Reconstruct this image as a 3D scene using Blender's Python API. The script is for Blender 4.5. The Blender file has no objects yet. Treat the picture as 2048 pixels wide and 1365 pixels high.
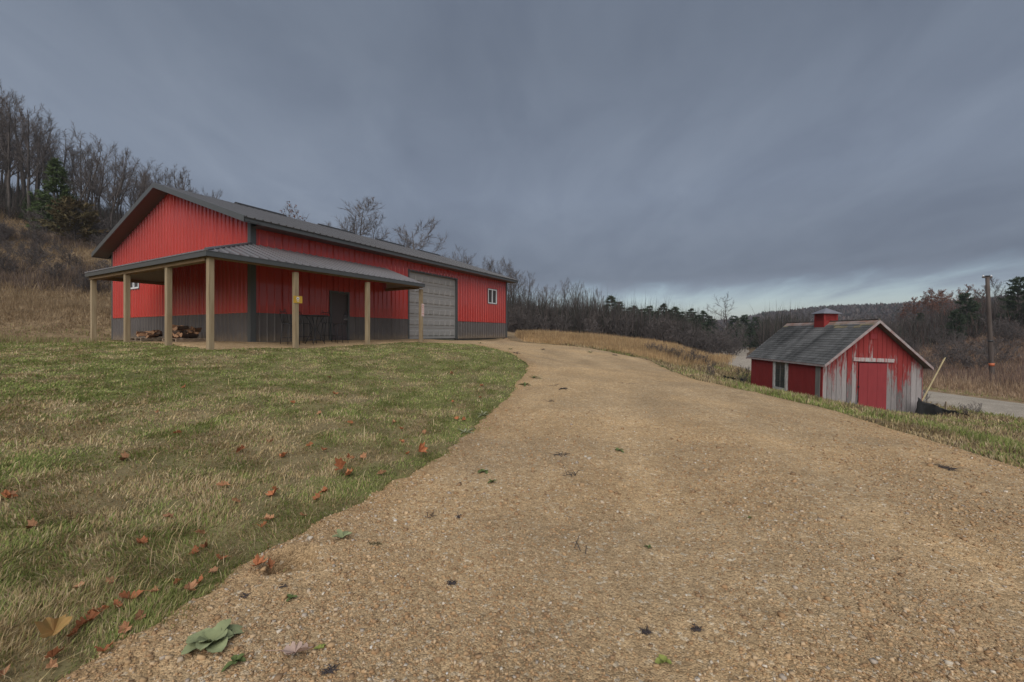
import bpy, math, random
import numpy as np

# ------------------------------------------------------------------ camera, sky, sun, exposure
scene = bpy.context.scene
COL = scene.collection
CAMZ, FPX, CX, HY = 0.32, 826.0, 1024.0, 666.7      # eye level above the barn slab; focal length and horizon of the photograph

cam_d = bpy.data.cameras.new("camera"); cam = bpy.data.objects.new("camera", cam_d); COL.objects.link(cam)
cam.location = (0, 0, CAMZ); cam.rotation_euler = (math.radians(90), 0, 0)
cam_d.sensor_width = 36.0; cam_d.lens = FPX / 2048 * 36.0
cam_d.shift_y = -(682.5 - HY) / 2048
cam_d.clip_start = 0.05; cam_d.clip_end = 6000
scene.camera = cam

SUN_AZ, SUN_EL = math.radians(186), math.radians(45)   # azimuth clockwise from +Y: behind the camera, a little left
world = bpy.data.worlds.new("World"); scene.world = world; world.use_nodes = True
def build_world():
    nt = world.node_tree; N = nt.nodes; L = nt.links; N.clear()
    def nd(t, **k):
        n = N.new(t)
        for a, b in k.items(): setattr(n, a, b)
        return n
    def math_(op, a, b=None, clamp=False):
        n = nd("ShaderNodeMath", operation=op, use_clamp=clamp)
        for i, v in enumerate((a, b)):
            if v is None: continue
            if isinstance(v, (int, float)): n.inputs[i].default_value = v
            else: L.new(v, n.inputs[i])
        return n.outputs[0]
    out = nd("ShaderNodeOutputWorld")
    sky = nd("ShaderNodeTexSky", sky_type="NISHITA"); sky.sun_disc = False
    sky.sun_elevation = SUN_EL; sky.sun_rotation = SUN_AZ
    bg1 = nd("ShaderNodeBackground"); bg1.inputs[1].default_value = 0.055
    L.new(sky.outputs[0], bg1.inputs[0])
    tc = nd("ShaderNodeTexCoord"); sep = nd("ShaderNodeSeparateXYZ"); L.new(tc.outputs["Generated"], sep.inputs[0])
    X, Y, Z = sep.outputs
    zc = math_("MAXIMUM", Z, 0.0)
    den = math_("ADD", zc, 0.22)
    comb = nd("ShaderNodeCombineXYZ"); L.new(math_("DIVIDE", X, den), comb.inputs[0]); L.new(math_("DIVIDE", Y, den), comb.inputs[1])
    mp = nd("ShaderNodeMapping"); mp.inputs["Rotation"].default_value = (0, 0, math.radians(20)); mp.inputs["Scale"].default_value = (1.0, 0.48, 1)
    L.new(comb.outputs[0], mp.inputs[0])
    def noise(scale, det, rough, dist=0.0, src=mp.outputs[0]):
        n = nd("ShaderNodeTexNoise"); n.inputs["Scale"].default_value = scale; n.inputs["Detail"].default_value = det
        n.inputs["Roughness"].default_value = rough; n.inputs["Distortion"].default_value = dist; L.new(src, n.inputs["Vector"]); return n.outputs[0]
    n1 = noise(0.75, 4, 0.5, 0.6); n2 = noise(3.6, 6, 0.6, 0.5); n3 = noise(0.35, 2, 0.5, 0.0, comb.outputs[0])
    s = math_("ADD", math_("MULTIPLY", n1, 0.38), math_("ADD", math_("MULTIPLY", n2, 0.29), math_("MULTIPLY", n3, 0.33)))
    r = nd("ShaderNodeValToRGB"); L.new(s, r.inputs[0])
    e = r.color_ramp.elements
    e[0].position = 0.33; e[0].color = (0.110, 0.134, 0.184, 1)
    e[1].position = 0.71; e[1].color = (0.212, 0.248, 0.308, 1)
    m = e.new(0.5); m.color = (0.153, 0.184, 0.240, 1)
    # the cloud deck thins towards the horizon: height profile of its brightness
    pr = nd("ShaderNodeValToRGB"); L.new(math_("ADD", Z, math_("MULTIPLY", math_("SUBTRACT", n1, 0.5), 0.05)), pr.inputs[0])
    pe = pr.color_ramp.elements
    pe[0].position = 0.0; pe[0].color = (1.18,) * 3 + (1,)
    pe[1].position = 1.0; pe[1].color = (0.92,) * 3 + (1,)
    for p, v in ((0.07, 1.15), (0.125, 0.88), (0.20, 0.96), (0.30, 1.12), (0.42, 1.02), (0.55, 0.9)):
        q = pe.new(p); q.color = (v, v, v, 1)
    mul = nd("ShaderNodeMixRGB", blend_type="MULTIPLY"); mul.inputs[0].default_value = 1
    L.new(r.outputs[0], mul.inputs[1]); L.new(pr.outputs[0], mul.inputs[2])
    bg2 = nd("ShaderNodeBackground"); bg2.inputs[1].default_value = 0.56; L.new(mul.outputs[0], bg2.inputs[0])
    # a gap of clear sky under the deck, streaked
    gap = nd("ShaderNodeMapRange"); gap.interpolation_type = "SMOOTHSTEP"
    L.new(math_("ADD", Z, math_("MULTIPLY", math_("SUBTRACT", n2, 0.5), 0.10)), gap.inputs[0])
    gap.inputs[1].default_value = 0.05; gap.inputs[2].default_value = 0.125; gap.inputs[3].default_value = 0.30; gap.inputs[4].default_value = 0.985
    mix = nd("ShaderNodeMixShader"); L.new(gap.outputs[0], mix.inputs[0]); L.new(bg1.outputs[0], mix.inputs[1]); L.new(bg2.outputs[0], mix.inputs[2])
    L.new(mix.outputs[0], out.inputs[0])
build_world()

sun_d = bpy.data.lights.new("sun", "SUN"); sun = bpy.data.objects.new("sun", sun_d); COL.objects.link(sun)
sun_d.energy = 1.5; sun_d.angle = math.radians(75); sun_d.color = (1.0, 0.965, 0.92)
sun.rotation_euler = (math.radians(90) - SUN_EL, 0, math.pi - SUN_AZ)
sun.location = (0, -20, 30)

scene.view_settings.view_transform = "Standard"; scene.view_settings.look = "None"
scene.view_settings.exposure = 1.12; scene.view_settings.gamma = 1.0
scene.view_settings.use_curve_mapping = False
try: scene.cycles.use_denoising = True; scene.cycles.max_bounces = 6; scene.cycles.transparent_max_bounces = 4
except Exception: pass

# ------------------------------------------------------------------ helpers
R = random.Random(7); RNG = np.random.default_rng(11)

def hash2(ix, iy, seed):
    h = (ix.astype(np.int64) * 374761393 + iy.astype(np.int64) * 668265263 + seed * 1442695041) & 0x7fffffff
    h = ((h ^ (h >> 13)) * 1274126177) & 0x7fffffff
    return ((h ^ (h >> 16)) & 0xffff) / 65535.0
def vnoise(x, y, seed=0):
    x = np.asarray(x, float); y = np.asarray(y, float)
    ix = np.floor(x); iy = np.floor(y); fx = x - ix; fy = y - iy
    fx = fx * fx * (3 - 2 * fx); fy = fy * fy * (3 - 2 * fy); ix = ix.astype(np.int64); iy = iy.astype(np.int64)
    a = hash2(ix, iy, seed); b = hash2(ix + 1, iy, seed); c = hash2(ix, iy + 1, seed); d = hash2(ix + 1, iy + 1, seed)
    return (a * (1 - fx) + b * fx) * (1 - fy) + (c * (1 - fx) + d * fx) * fy
def fbm(x, y, seed=0, oct=4):
    s = 0; a = 0.5
    for o in range(oct):
        s = s + a * vnoise(np.asarray(x) * 2 ** o, np.asarray(y) * 2 ** o, seed + o * 17); a *= 0.5
    return s / (1 - 0.5 ** oct)
def sstep(a, b, x):
    t = np.clip((np.asarray(x, float) - a) / (b - a), 0, 1); return t * t * (3 - 2 * t)

def tag(o, label=None, cat=None, group=None, kind=None):
    if label: o["label"] = label
    if cat: o["category"] = cat
    if group: o["group"] = group
    if kind: o["kind"] = kind
    return o
def empty(name, loc=(0, 0, 0), rz=0.0, label=None, cat=None, group=None):
    o = bpy.data.objects.new(name, None); COL.objects.link(o); o.location = loc; o.rotation_euler = (0, 0, rz)
    o.empty_display_size = 0.2
    return tag(o, label, cat, group)
def link(name, me, parent=None, mat=None):
    o = bpy.data.objects.new(name, me); COL.objects.link(o)
    if parent is not None: o.parent = parent
    if mat is not None and not me.materials: me.materials.append(mat)
    return o
def mesh_np(name, V, F, mat=None, smooth=False, col=None):
    """V (n,3), F (m,k) one polygon size, col (n,3) vertex colour 'col'"""
    me = bpy.data.meshes.new(name); V = np.asarray(V, np.float32); F = np.asarray(F, np.int32); k = F.shape[1]
    me.vertices.add(len(V)); me.vertices.foreach_set("co", V.ravel())
    me.loops.add(F.size); me.loops.foreach_set("vertex_index", F.ravel())
    me.polygons.add(len(F)); me.polygons.foreach_set("loop_start", np.arange(0, F.size, k, dtype=np.int32))
    if smooth: me.polygons.foreach_set("use_smooth", np.ones(len(F), bool))
    if col is not None:
        a = me.attributes.new("col", "FLOAT_COLOR", "POINT")
        c = np.ones((len(V), 4), np.float32); c[:, :3] = col; a.data.foreach_set("color", c.ravel())
    me.update(calc_edges=True); me.validate()
    if mat: me.materials.append(mat)
    return me

class MB:
    def __init__(s): s.v = []; s.f = []
    def add(s, vs, fs):
        n = len(s.v); s.v += [tuple(map(float, p)) for p in vs]; s.f += [tuple(i + n for i in f) for f in fs]; return s
    def box(s, x0, x1, y0, y1, z0, z1):
        return s.add([(x0,y0,z0),(x1,y0,z0),(x1,y1,z0),(x0,y1,z0),(x0,y0,z1),(x1,y0,z1),(x1,y1,z1),(x0,y1,z1)],
                     [(3,2,1,0),(4,5,6,7),(0,1,5,4),(1,2,6,5),(2,3,7,6),(3,0,4,7)])
    def hexa(s, b, t):   # two quads of 4 points (bottom, top), same order
        return s.add(list(b) + list(t), [(3,2,1,0),(4,5,6,7),(0,1,5,4),(1,2,6,5),(2,3,7,6),(3,0,4,7)])
    def prism(s, poly, off):   # closed polygon extruded by the vector off
        n = len(poly); q = [tuple(p[i] + off[i] for i in range(3)) for p in poly]
        return s.add(list(poly) + q, [tuple(range(n))[::-1], tuple(range(n, 2 * n))] + [(i, (i + 1) % n, n + (i + 1) % n, n + i) for i in range(n)])
    def tube(s, pts, rad, n=6, caps=True):
        pts = [np.array(p, float) for p in pts]; m = len(pts); n0 = len(s.v)
        if np.isscalar(rad): rad = [rad] * m
        for i in range(m):
            d = pts[min(i + 1, m - 1)] - pts[max(i - 1, 0)]; d = d / (np.linalg.norm(d) + 1e-9)
            a = np.cross(d, (0, 0, 1.0)) if abs(d[2]) < 0.95 else np.cross(d, (1.0, 0, 0)); a /= np.linalg.norm(a); b = np.cross(d, a)
            for k in range(n):
                t = 2 * math.pi * k / n; s.v.append(tuple(pts[i] + rad[i] * (math.cos(t) * a + math.sin(t) * b)))
        for i in range(m - 1):
            for k in range(n):
                s.f.append((n0 + i*n + k, n0 + i*n + (k+1) % n, n0 + (i+1)*n + (k+1) % n, n0 + (i+1)*n + k))
        if caps:
            s.f.append(tuple(n0 + k for k in range(n))[::-1]); s.f.append(tuple(n0 + (m-1)*n + k for k in range(n)))
        return s
    def mesh(s, name, mat, smooth=False):
        me = bpy.data.meshes.new(name); me.from_pydata(s.v, [], s.f); me.update()
        if smooth: me.polygons.foreach_set("use_smooth", [True] * len(me.polygons))
        if mat: me.materials.append(mat)
        return me
    def build(s, name, mat, parent=None, smooth=False):
        return link(name, s.mesh(name, mat, smooth), parent)

def material(name, color, rough=0.7, metal=0.0, spec=0.5, var=0.0, var_scale=4.0, bump=0.0, bump_scale=30.0, stretch=(1, 1, 1), rand=0.0,
             color2=None, attr=False, coat=0.0, trans=0.0, detail=6.0):
    m = bpy.data.materials.new(name); m.use_nodes = True; nt = m.node_tree; N = nt.nodes; L = nt.links
    b = N["Principled BSDF"]; b.inputs["Roughness"].default_value = rough; b.inputs["Metallic"].default_value = metal
    b.inputs["Specular IOR Level"].default_value = spec
    if coat: b.inputs["Coat Weight"].default_value = coat
    if trans: b.inputs["Transmission Weight"].default_value = trans
    c = tuple(color) + (1,)
    src = None
    if attr:
        at = N.new("ShaderNodeAttribute"); at.attribute_name = "col"; src = at.outputs["Color"]
    vec = None
    if var or bump or color2:
        tc = N.new("ShaderNodeTexCoord"); mp = N.new("ShaderNodeMapping"); mp.inputs["Scale"].default_value = stretch
        L.new(tc.outputs["Object"], mp.inputs[0]); vec = mp.outputs[0]
    def tex(scale, det=detail, rgh=0.6):
        n = N.new("ShaderNodeTexNoise"); n.inputs["Scale"].default_value = scale; n.inputs["Detail"].default_value = det; n.inputs["Roughness"].default_value = rgh
        L.new(vec, n.inputs["Vector"]); return n.outputs[0]
    if var or color2:
        f = tex(var_scale)
        rm = N.new("ShaderNodeMapRange"); rm.inputs[1].default_value = 0.3; rm.inputs[2].default_value = 0.7
        L.new(f, rm.inputs[0])
        if color2:
            mx = N.new("ShaderNodeMixRGB"); L.new(rm.outputs[0], mx.inputs[0]); mx.inputs[1].default_value = c; mx.inputs[2].default_value = tuple(color2) + (1,)
            src = mx.outputs[0]
        else:
            rm.inputs[3].default_value = 1 - var; rm.inputs[4].default_value = 1 + var
            mx = N.new("ShaderNodeMixRGB"); mx.blend_type = "MULTIPLY"; mx.inputs[0].default_value = 1
            if src is not None: L.new(src, mx.inputs[1])
            else: mx.inputs[1].default_value = c
            L.new(rm.outputs[0], mx.inputs[2]); src = mx.outputs[0]
    if rand:
        oi = N.new("ShaderNodeObjectInfo"); rm = N.new("ShaderNodeMapRange"); L.new(oi.outputs["Random"], rm.inputs[0])
        rm.inputs[3].default_value = 1 - rand; rm.inputs[4].default_value = 1 + rand
        mx = N.new("ShaderNodeMixRGB"); mx.blend_type = "MULTIPLY"; mx.inputs[0].default_value = 1
        if src is not None: L.new(src, mx.inputs[1])
        else: mx.inputs[1].default_value = c
        L.new(rm.outputs[0], mx.inputs[2]); src = mx.outputs[0]
    if src is not None: L.new(src, b.inputs["Base Color"])
    else: b.inputs["Base Color"].default_value = c
    if bump:
        bp = N.new("ShaderNodeBump"); bp.inputs["Strength"].default_value = bump; bp.inputs["Distance"].default_value = 0.01
        L.new(tex(bump_scale), bp.inputs["Height"]); L.new(bp.outputs[0], b.inputs["Normal"])
    return m

M = {}
M["red"] = material("red_steel", (0.46, 0.042, 0.031), 0.34, coat=0.35, var=0.07, var_scale=1.2, stretch=(1, 1, 0.3), rand=0.03)
M["wainscot"] = material("charcoal_steel", (0.112, 0.098, 0.094), 0.40, var=0.10, var_scale=1.5, rand=0.04)
def mud(m):
    nt = m.node_tree; N = nt.nodes; L = nt.links; b = N["Principled BSDF"]; src = b.inputs["Base Color"].links[0].from_socket
    tc = N.new("ShaderNodeTexCoord"); sp = N.new("ShaderNodeSeparateXYZ"); L.new(tc.outputs["Object"], sp.inputs[0]); no = N.new("ShaderNodeTexNoise"); no.inputs["Scale"].default_value = 5; no.inputs["Detail"].default_value = 8; L.new(tc.outputs["Object"], no.inputs["Vector"])
    ad = N.new("ShaderNodeMath"); ad.operation = "MULTIPLY_ADD"; L.new(no.outputs[0], ad.inputs[0]); ad.inputs[1].default_value = -0.55; L.new(sp.outputs[2], ad.inputs[2])
    mr = N.new("ShaderNodeMapRange"); mr.interpolation_type = "SMOOTHSTEP"; L.new(ad.outputs[0], mr.inputs[0]); mr.inputs[1].default_value = -0.30; mr.inputs[2].default_value = 0.16; mr.inputs[3].default_value = 0.55; mr.inputs[4].default_value = 0.0
    mx = N.new("ShaderNodeMixRGB"); L.new(mr.outputs[0], mx.inputs[0]); L.new(src, mx.inputs[1]); mx.inputs[2].default_value = (0.24, 0.175, 0.11, 1); L.new(mx.outputs[0], b.inputs["Base Color"])
mud(M["wainscot"])
M["roof"] = material("roof_steel", (0.075, 0.072, 0.074), 0.40, var=0.10, var_scale=0.8, rand=0.03)
M["porch_roof"] = material("porch_roof_steel", (0.135, 0.128, 0.132), 0.30, coat=0.3, var=0.08, var_scale=0.8, rand=0.03)  # same steel as the main roof, colour lightened to paint in sky sheen
M["trim"] = material("trim_steel", (0.078, 0.082, 0.083), 0.42, var=0.06, var_scale=2)
M["soffit"] = material("soffit_steel", (0.10, 0.075, 0.066), 0.55, var=0.06, var_scale=2)
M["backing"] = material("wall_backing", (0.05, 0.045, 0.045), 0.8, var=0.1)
M["overhead"] = material("overhead_door_steel", (0.30, 0.288, 0.278), 0.45, var=0.05, var_scale=2)
M["walkdoor"] = material("walk_door_paint", (0.085, 0.064, 0.064), 0.45, var=0.08, var_scale=2)
M["chrome"] = material("chrome", (0.75, 0.75, 0.75), 0.22, metal=1.0, var=0.02)
M["rubber"] = material("rubber", (0.02, 0.02, 0.02), 0.7, var=0.1)
M["vinyl"] = material("white_vinyl", (0.72, 0.73, 0.74), 0.4, var=0.03)
M["glass"] = material("window_glass", (0.035, 0.045, 0.055), 0.06, spec=0.9, var=0.02)
M["post"] = material("treated_post", (0.40, 0.315, 0.200), 0.8, color2=(0.245, 0.17, 0.095), var_scale=3.0, stretch=(5, 5, 0.35), bump=0.35, bump_scale=14, rand=0.08)
M["beam"] = material("porch_beam", (0.26, 0.165, 0.085), 0.8, color2=(0.18, 0.11, 0.055), var_scale=3.0, stretch=(1, 1, 4), bump=0.2, rand=0.1)
M["underside"] = material("porch_underside", (0.55, 0.53, 0.47), 0.55, var=0.08)
M["deck"] = material("porch_ceiling_steel", (0.40, 0.385, 0.33), 0.6, var=0.1, var_scale=1.5)
M["iron"] = material("dark_iron", (0.03, 0.03, 0.033), 0.45, metal=0.3, var=0.1)
M["yellow"] = material("sign_yellow", (0.55, 0.33, 0.04), 0.5, var=0.06)
M["white"] = material("sign_white", (0.72, 0.70, 0.68), 0.5, var=0.04)
M["signred"] = material("sign_red", (0.55, 0.06, 0.05), 0.5, var=0.04)
M["black"] = material("sign_black", (0.015, 0.015, 0.015), 0.6, var=0.04)
M["bark"] = material("split_wood_bark", (0.10, 0.065, 0.045), 0.9, var=0.35, var_scale=9, bump=0.6, bump_scale=25, rand=0.25)
M["splitwood"] = material("split_wood_face", (0.46, 0.27, 0.15), 0.85, color2=(0.30, 0.15, 0.08), var_scale=7, stretch=(1, 5, 5), bump=0.4, rand=0.25)
M["pallet"] = material("pallet_wood", (0.27, 0.20, 0.14), 0.9, var=0.25, var_scale=5, stretch=(1, 4, 1), bump=0.3, rand=0.15)

# ------------------------------------------------------------------ the lie of the land
BSC = 1.22                                              # metres per unit of the barn survey
TH = 0.507
BU = np.array([math.sin(TH), math.cos(TH)]); BV = np.array([-math.cos(TH), math.sin(TH)])
BC = np.array([-7.584, 12.016]) * BSC                   # near corner of the barn
BL, BW, BH, BAP = 14.9 * BSC, 9.887 * BSC, 3.654 * BSC, 5.339 * BSC
PA, PB, PE, PF = 2.081 * BSC, 2.021 * BSC, 5.244 * BSC, 5.226 * BSC   # porch reach: past gable, past long wall, along gable, along long wall
def bw(t, s): return BC + t * BU + s * BV

# survey points: bearing and depression of a spot as sighted from the camera station, with its distance
SIGHT = [(130,1365,1.77),(470,1140,2.55),(620,1050,3.1),(880,910,4.75),(1010,800,8),(1050,745,10.8),(1055,728,12),(1020,705,14),(950,690,17),(880,686,18.5),
 (421,702,11.25),(842,685,18.9),(591,697,14),(735,689,16.4),(185,682,15.6),(254,685,14),(337,693,12.6),
 (0,700,11),(0,790,6.2),(0,900,4.2),(0,1100,2.5),(300,790,6.8),(300,900,4.5),(600,790,7.5),(600,740,10),(800,760,9.5),(800,720,12),(300,720,10),
 (2048,940,5.0),(1800,862,6.9),(1640,815,8.6),(1500,785,10.2),(1400,762,11.8),(1300,722,16.5),(1200,701,20),(1100,690,24),(1020,683,28),
 (1300,900,5.3),(1200,760,10),(1700,1000,3.7),(1200,1200,2.33),(1100,720,14.5),
 (1643,810,15.8),(1822,832,15.8),(1502,779,20.4),(1700,790,21),
 (2048,900,8.2),(2048,850,14),(1950,860,11),(1900,830,16),(2048,838,18.5),(1850,812,21.8),(2048,803,23),(1850,783,27),(1500,735,46),(1447,712,69),(1480,693,118),(1700,760,31),
 (1440,765,16),(1440,746,27),(1350,718,25),(1400,719,40),(1440,731,42),
 (1015,667,62),(1200,680,62),(1350,692,62),(1100,682,40),(1250,694,40),(1015,655,80),(1200,674,85),(1400,691,90),(1560,700,110),
 (0,682,17),(100,680,18),(0,605,24),(150,620,24),(0,520,33),(0,440,43),(150,485,40),(220,520,36),(220,610,28),(300,482,56),(420,520,60),(560,560,55),(715,600,58),(830,620,62),(940,640,72),
 (0,400,65),(420,500,90),
 (1985,765,31),(2048,760,33),(2048,700,45),(2048,650,60),(1850,720,50),(1850,680,70),(2048,625,80),(1700,684,120)]
CP = [((px - CX) / FPX * y, y, CAMZ - (py - HY) / FPX * y) for px, py, y in SIGHT]
for t, s in ((0, 0), (BL, 0), (BL, BW), (0, BW), (BL/2, 0), (BL/2, BW/2), (0, BW/2), (BL/2, BW)):
    q = bw(t, s); CP.append((q[0], q[1], -0.035))
for q in (bw(-1.2, -1.2), bw(3, -1.2), bw(-1.2, 4)): CP.append((q[0], q[1], -0.05))
q = bw(BL + 3, 4); CP.append((q[0], q[1], 0.0)); q = bw(-3, BW + 2); CP.append((q[0], q[1], 0.1))
CP += [(0, 0, -1.18), (0, -6, -1.35), (-5, -4, -0.95), (5, -3, -1.3), (9, -2, -2.2), (-14, -8, 0.3), (-40, -20, 4), (-80, 0, 16), (30, -20, -3.5), (23, 5, -3.5), (0, -40, -2), (60, -30, -2), (100, 20, 6),
       (-60, -60, 4), (0, 200, -4), (120, 160, 0), (220, 220, 0), (-150, 150, 30), (-200, 0, 25), (0, 320, -5), (300, 100, 12), (0, -200, -3), (-200, -200, 5), (200, -200, -3), (60, 200, -4), (-60, 200, 10)]
CP = np.array(CP)
def _tps():
    n = len(CP); d = np.linalg.norm(CP[:, None, :2] - CP[None, :, :2], axis=2)
    K = np.where(d > 0, d * d * np.log(d + 1e-12), 0) + np.eye(n) * 0.6
    P = np.c_[np.ones(n), CP[:, :2]]
    A = np.block([[K, P], [P.T, np.zeros((3, 3))]])
    return np.linalg.solve(A, np.r_[CP[:, 2], np.zeros(3)])
_W = _tps()
def H0(x, y):
    x = np.asarray(x, float); y = np.asarray(y, float); sh = x.shape; xf = x.ravel(); yf = y.ravel(); out = np.zeros(len(xf))
    for i in range(0, len(xf), 40000):
        a = xf[i:i+40000]; b = yf[i:i+40000]
        d2 = (a[:, None] - CP[None, :, 0]) ** 2 + (b[:, None] - CP[None, :, 1]) ** 2
        out[i:i+40000] = (0.5 * d2 * np.log(d2 + 1e-12)) @ _W[:-3] + _W[-3] + _W[-2] * a + _W[-1] * b
    rr = np.hypot(xf, yf); f = sstep(200, 380, rr)
    out = out * (1 - f) + f * (-4.0)
    return out.reshape(sh)

# drive edges as x(y)
DL_Y = np.array([-8, -2, 1.0, 1.77, 2.55, 3.1, 4.75, 8.0, 10.8, 12.0, 14.0, 17.0, 18.4, 18.9, 30.6])
DL_X = np.array([-2.6, -2.3, -2.0, -1.92, -1.71, -1.52, -0.83, -0.14, 0.34, 0.45, -0.07, -1.52, -3.2, -4.4, -0.3])
DR_Y = np.array([-8, 0, 5.0, 6.9, 8.6, 10.2, 11.8, 16.5, 20, 24, 28, 30.6])
DR_X = np.array([4.5, 5.4, 6.2, 6.48, 6.41, 5.88, 5.37, 5.51, 4.26, 2.21, -0.14, -0.25])
def smooth_interp(y, Yk, Xk):
    y = np.asarray(y, float); s = 0
    for o, w in ((-0.3, .25), (0, .5), (0.3, .25)): s = s + w * np.interp(y + o * np.clip(y / 8, .3, 1), Yk, Xk)
    return s
def drive_l(y): return smooth_interp(y, DL_Y, DL_X) + 0.22 * (fbm(np.asarray(y) * 1.7, 3.3, 5) - 0.5) + 0.09 * (vnoise(np.asarray(y) * 9, 1.7, 8) - 0.5)
def drive_r(y): return smooth_interp(y, DR_Y, DR_X) + 0.30 * (fbm(np.asarray(y) * 1.1, 9.3, 6) - 0.5) + 0.05 * (vnoise(np.asarray(y) * 8, 4.7, 9) - 0.5)
def drive_in(x, y):
    y = np.asarray(y, float); d = np.minimum(x - drive_l(y), drive_r(y) - x); return np.where((y > -8) & (y < 30.6), d, -9.0)
def barn_ts(x, y):
    dx = np.asarray(x, float) - BC[0]; dy = np.asarray(y, float) - BC[1]; return dx * BU[0] + dy * BU[1], dx * BV[0] + dy * BV[1]
def pad_in(x, y):      # gravel under the porch, in barn axes
    t, s = barn_ts(x, y); jit = 0.25 * (fbm(np.asarray(x) * 1.3, np.asarray(y) * 1.3, 31) - 0.5)
    a = np.minimum(np.minimum(t + PA - 0.25, 9.0 - t), np.minimum(s + PB - 0.15, 0.4 - s)) + jit
    b = np.minimum(np.minimum(t + PA - 0.35, 0.4 - t), np.minimum(s + PB - 0.15, 4.3 - s)) + jit
    return np.maximum(a, b)
ROAD = np.array([(31, -30), (28.2, 0), (26.6, 12), (25.2, 22), (25.2, 33), (27.4, 47), (35.2, 67), (48.5, 90), (65, 118), (95, 150)])
def road_dist(x, y):
    x = np.asarray(x, float); y = np.asarray(y, float); best = np.full(x.shape, 1e9)
    for a, b in zip(ROAD_S[:-1], ROAD_S[1:]):
        d = b - a; t = np.clip(((x - a[0]) * d[0] + (y - a[1]) * d[1]) / (d @ d), 0, 1)
        best = np.minimum(best, np.hypot(x - a[0] - t * d[0], y - a[1] - t * d[1]))
    return best
def _spline(P, n=8):
    out = []
    for i in range(len(P) - 1):
        p0, p1, p2, p3 = P[max(i-1, 0)], P[i], P[i+1], P[min(i+2, len(P)-1)]
        for k in range(n):
            t = k / n; out.append(0.5 * ((2*p1) + (-p0+p2)*t + (2*p0-5*p1+4*p2-p3)*t*t + (-p0+3*p1-3*p2+p3)*t**3))
    out.append(P[-1]); return np.array(out)
ROAD_S = _spline(ROAD)
HOLE = None
def H(x, y):
    """ground level, without the finer relief of the gravel"""
    z = H0(x, y); x = np.asarray(x, float); y = np.asarray(y, float)
    z = z + 0.06 * (fbm(x * 0.9, y * 0.9, 2) - 0.5) * sstep(2, 8, np.hypot(x, y)) + 0.025 * (fbm(x * 3.1, y * 3.1, 4) - 0.5)
    rr = np.hypot(x, y)
    z = z + 0.9 * (fbm(x * 0.12, y * 0.12, 22) - 0.5) * sstep(24, 45, rr)
    t, s = barn_ts(x, y)
    ins = sstep(-3.4, -2.2, np.minimum(np.minimum(t, BL - t), np.minimum(s, BW - s)))
    z = z * (1 - ins) + ins * np.minimum(z, -0.02) 
    rd = road_dist(x, y); w = 1 - sstep(3.2, 8.0, rd)
    z = z * (1 - w) + w * (-3.5)
    return z
def ground_at(px, py, y0=1.0, y1=140.0):
    Y = np.geomspace(y0, y1, 2600); X = (px - CX) / FPX * Y; Z = CAMZ - (py - HY) / FPX * Y
    below = np.nonzero(Z < H(X, Y))[0]; i = below[0] if len(below) else len(Y) - 1
    return float(X[i]), float(Y[i]), float(H(X[i:i+1], Y[i:i+1])[0])
def at(px, py, Y): return ((px - CX) / FPX * Y, Y, CAMZ - (py - HY) / FPX * Y)
def zz(x, y): return float(H(np.array([x], float), np.array([y], float))[0])

# ground colour by what grows there (linear base colours)
def lawn_mix(x, y):
    """0 straw .. 1 green"""
    g = 0.5 * fbm(x * 0.55, y * 0.55, 41) + 0.5 * fbm(x * 2.2, y * 2.2, 43)
    t, s = barn_ts(x, y)
    near = sstep(5.5, 11, np.asarray(y))
    edge = 1 - sstep(0.1, 0.9, drive_l(y) - x)
    return np.clip((g - 0.37) * 4.2 + 0.22 * near + 0.10 * edge + 0.05, 0, 1) * 0.74 + 0.12
def ground_color(x, y):
    n = len(x); c = np.zeros((n, 3))
    g = lawn_mix(x, y)[:, None]
    lawn = np.array([0.20, 0.155, 0.085]) * (1 - g) + np.array([0.125, 0.130, 0.045]) * g
    f1 = fbm(x * 0.25, y * 0.25, 51)[:, None]; f2 = fbm(x * 1.5, y * 1.5, 53)[:, None]
    dry = np.array([0.20, 0.140, 0.080]) * (1 - f1) + np.array([0.26, 0.19, 0.112]) * f1
    dry = dry * (0.75 + 0.5 * f2)
    brown = np.array([0.12, 0.085, 0.062]) * (0.7 + 0.6 * f2)
    gold = np.array([0.30, 0.205, 0.105]) * (0.75 + 0.5 * f2)
    bank = (np.array([0.12, 0.092, 0.045]) * (1 - f1) + np.array([0.075, 0.085, 0.028]) * f1) * (0.8 + 0.4 * f2)
    rr = np.hypot(x, y)
    left = sstep(0, 2.5, -x * 0.62 - 0.0 + (y - 15.5) * 0.55 - 5.6)
    wl = (x < 3) & (y < 60)
    c[:] = lawn
    right = sstep(-0.2, 0.5, x - drive_r(y))[:, None]; c = c * (1 - right) + bank * right
    far = sstep(23, 30, rr)[:, None]; c = c * (1 - far) + dry * far
    hb = (sstep(3.0, 4.5, H0(x, y)) * sstep(0, 6, -x - 6))[:, None]; c = c * (1 - 0.55 * hb) + brown * 0.55 * hb
    fld = field_mask(x, y)[:, None]; c = c * (1 - fld) + gold * fld
    wood = (sstep(62, 70, y) * sstep(-30, -10, x) * (1 - sstep(40, 60, x)))[:, None]; c = c * (1 - wood) + brown * wood
    return c
def field_mask(x, y):
    t, s = barn_ts(x, y)
    a = sstep(0.2, 1.2, t - BL) if False else 1.0
    right_lim = 4 + (y - 20) * 0.30
    return sstep(0.6, 1.4, x - drive_r(np.minimum(y, 30.0))) * sstep(17, 19, y) * (1 - sstep(62, 66, y)) * (1 - sstep(-1, 1.5, x - (6.0 + 0.60 * (y - 18)))) 

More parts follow.
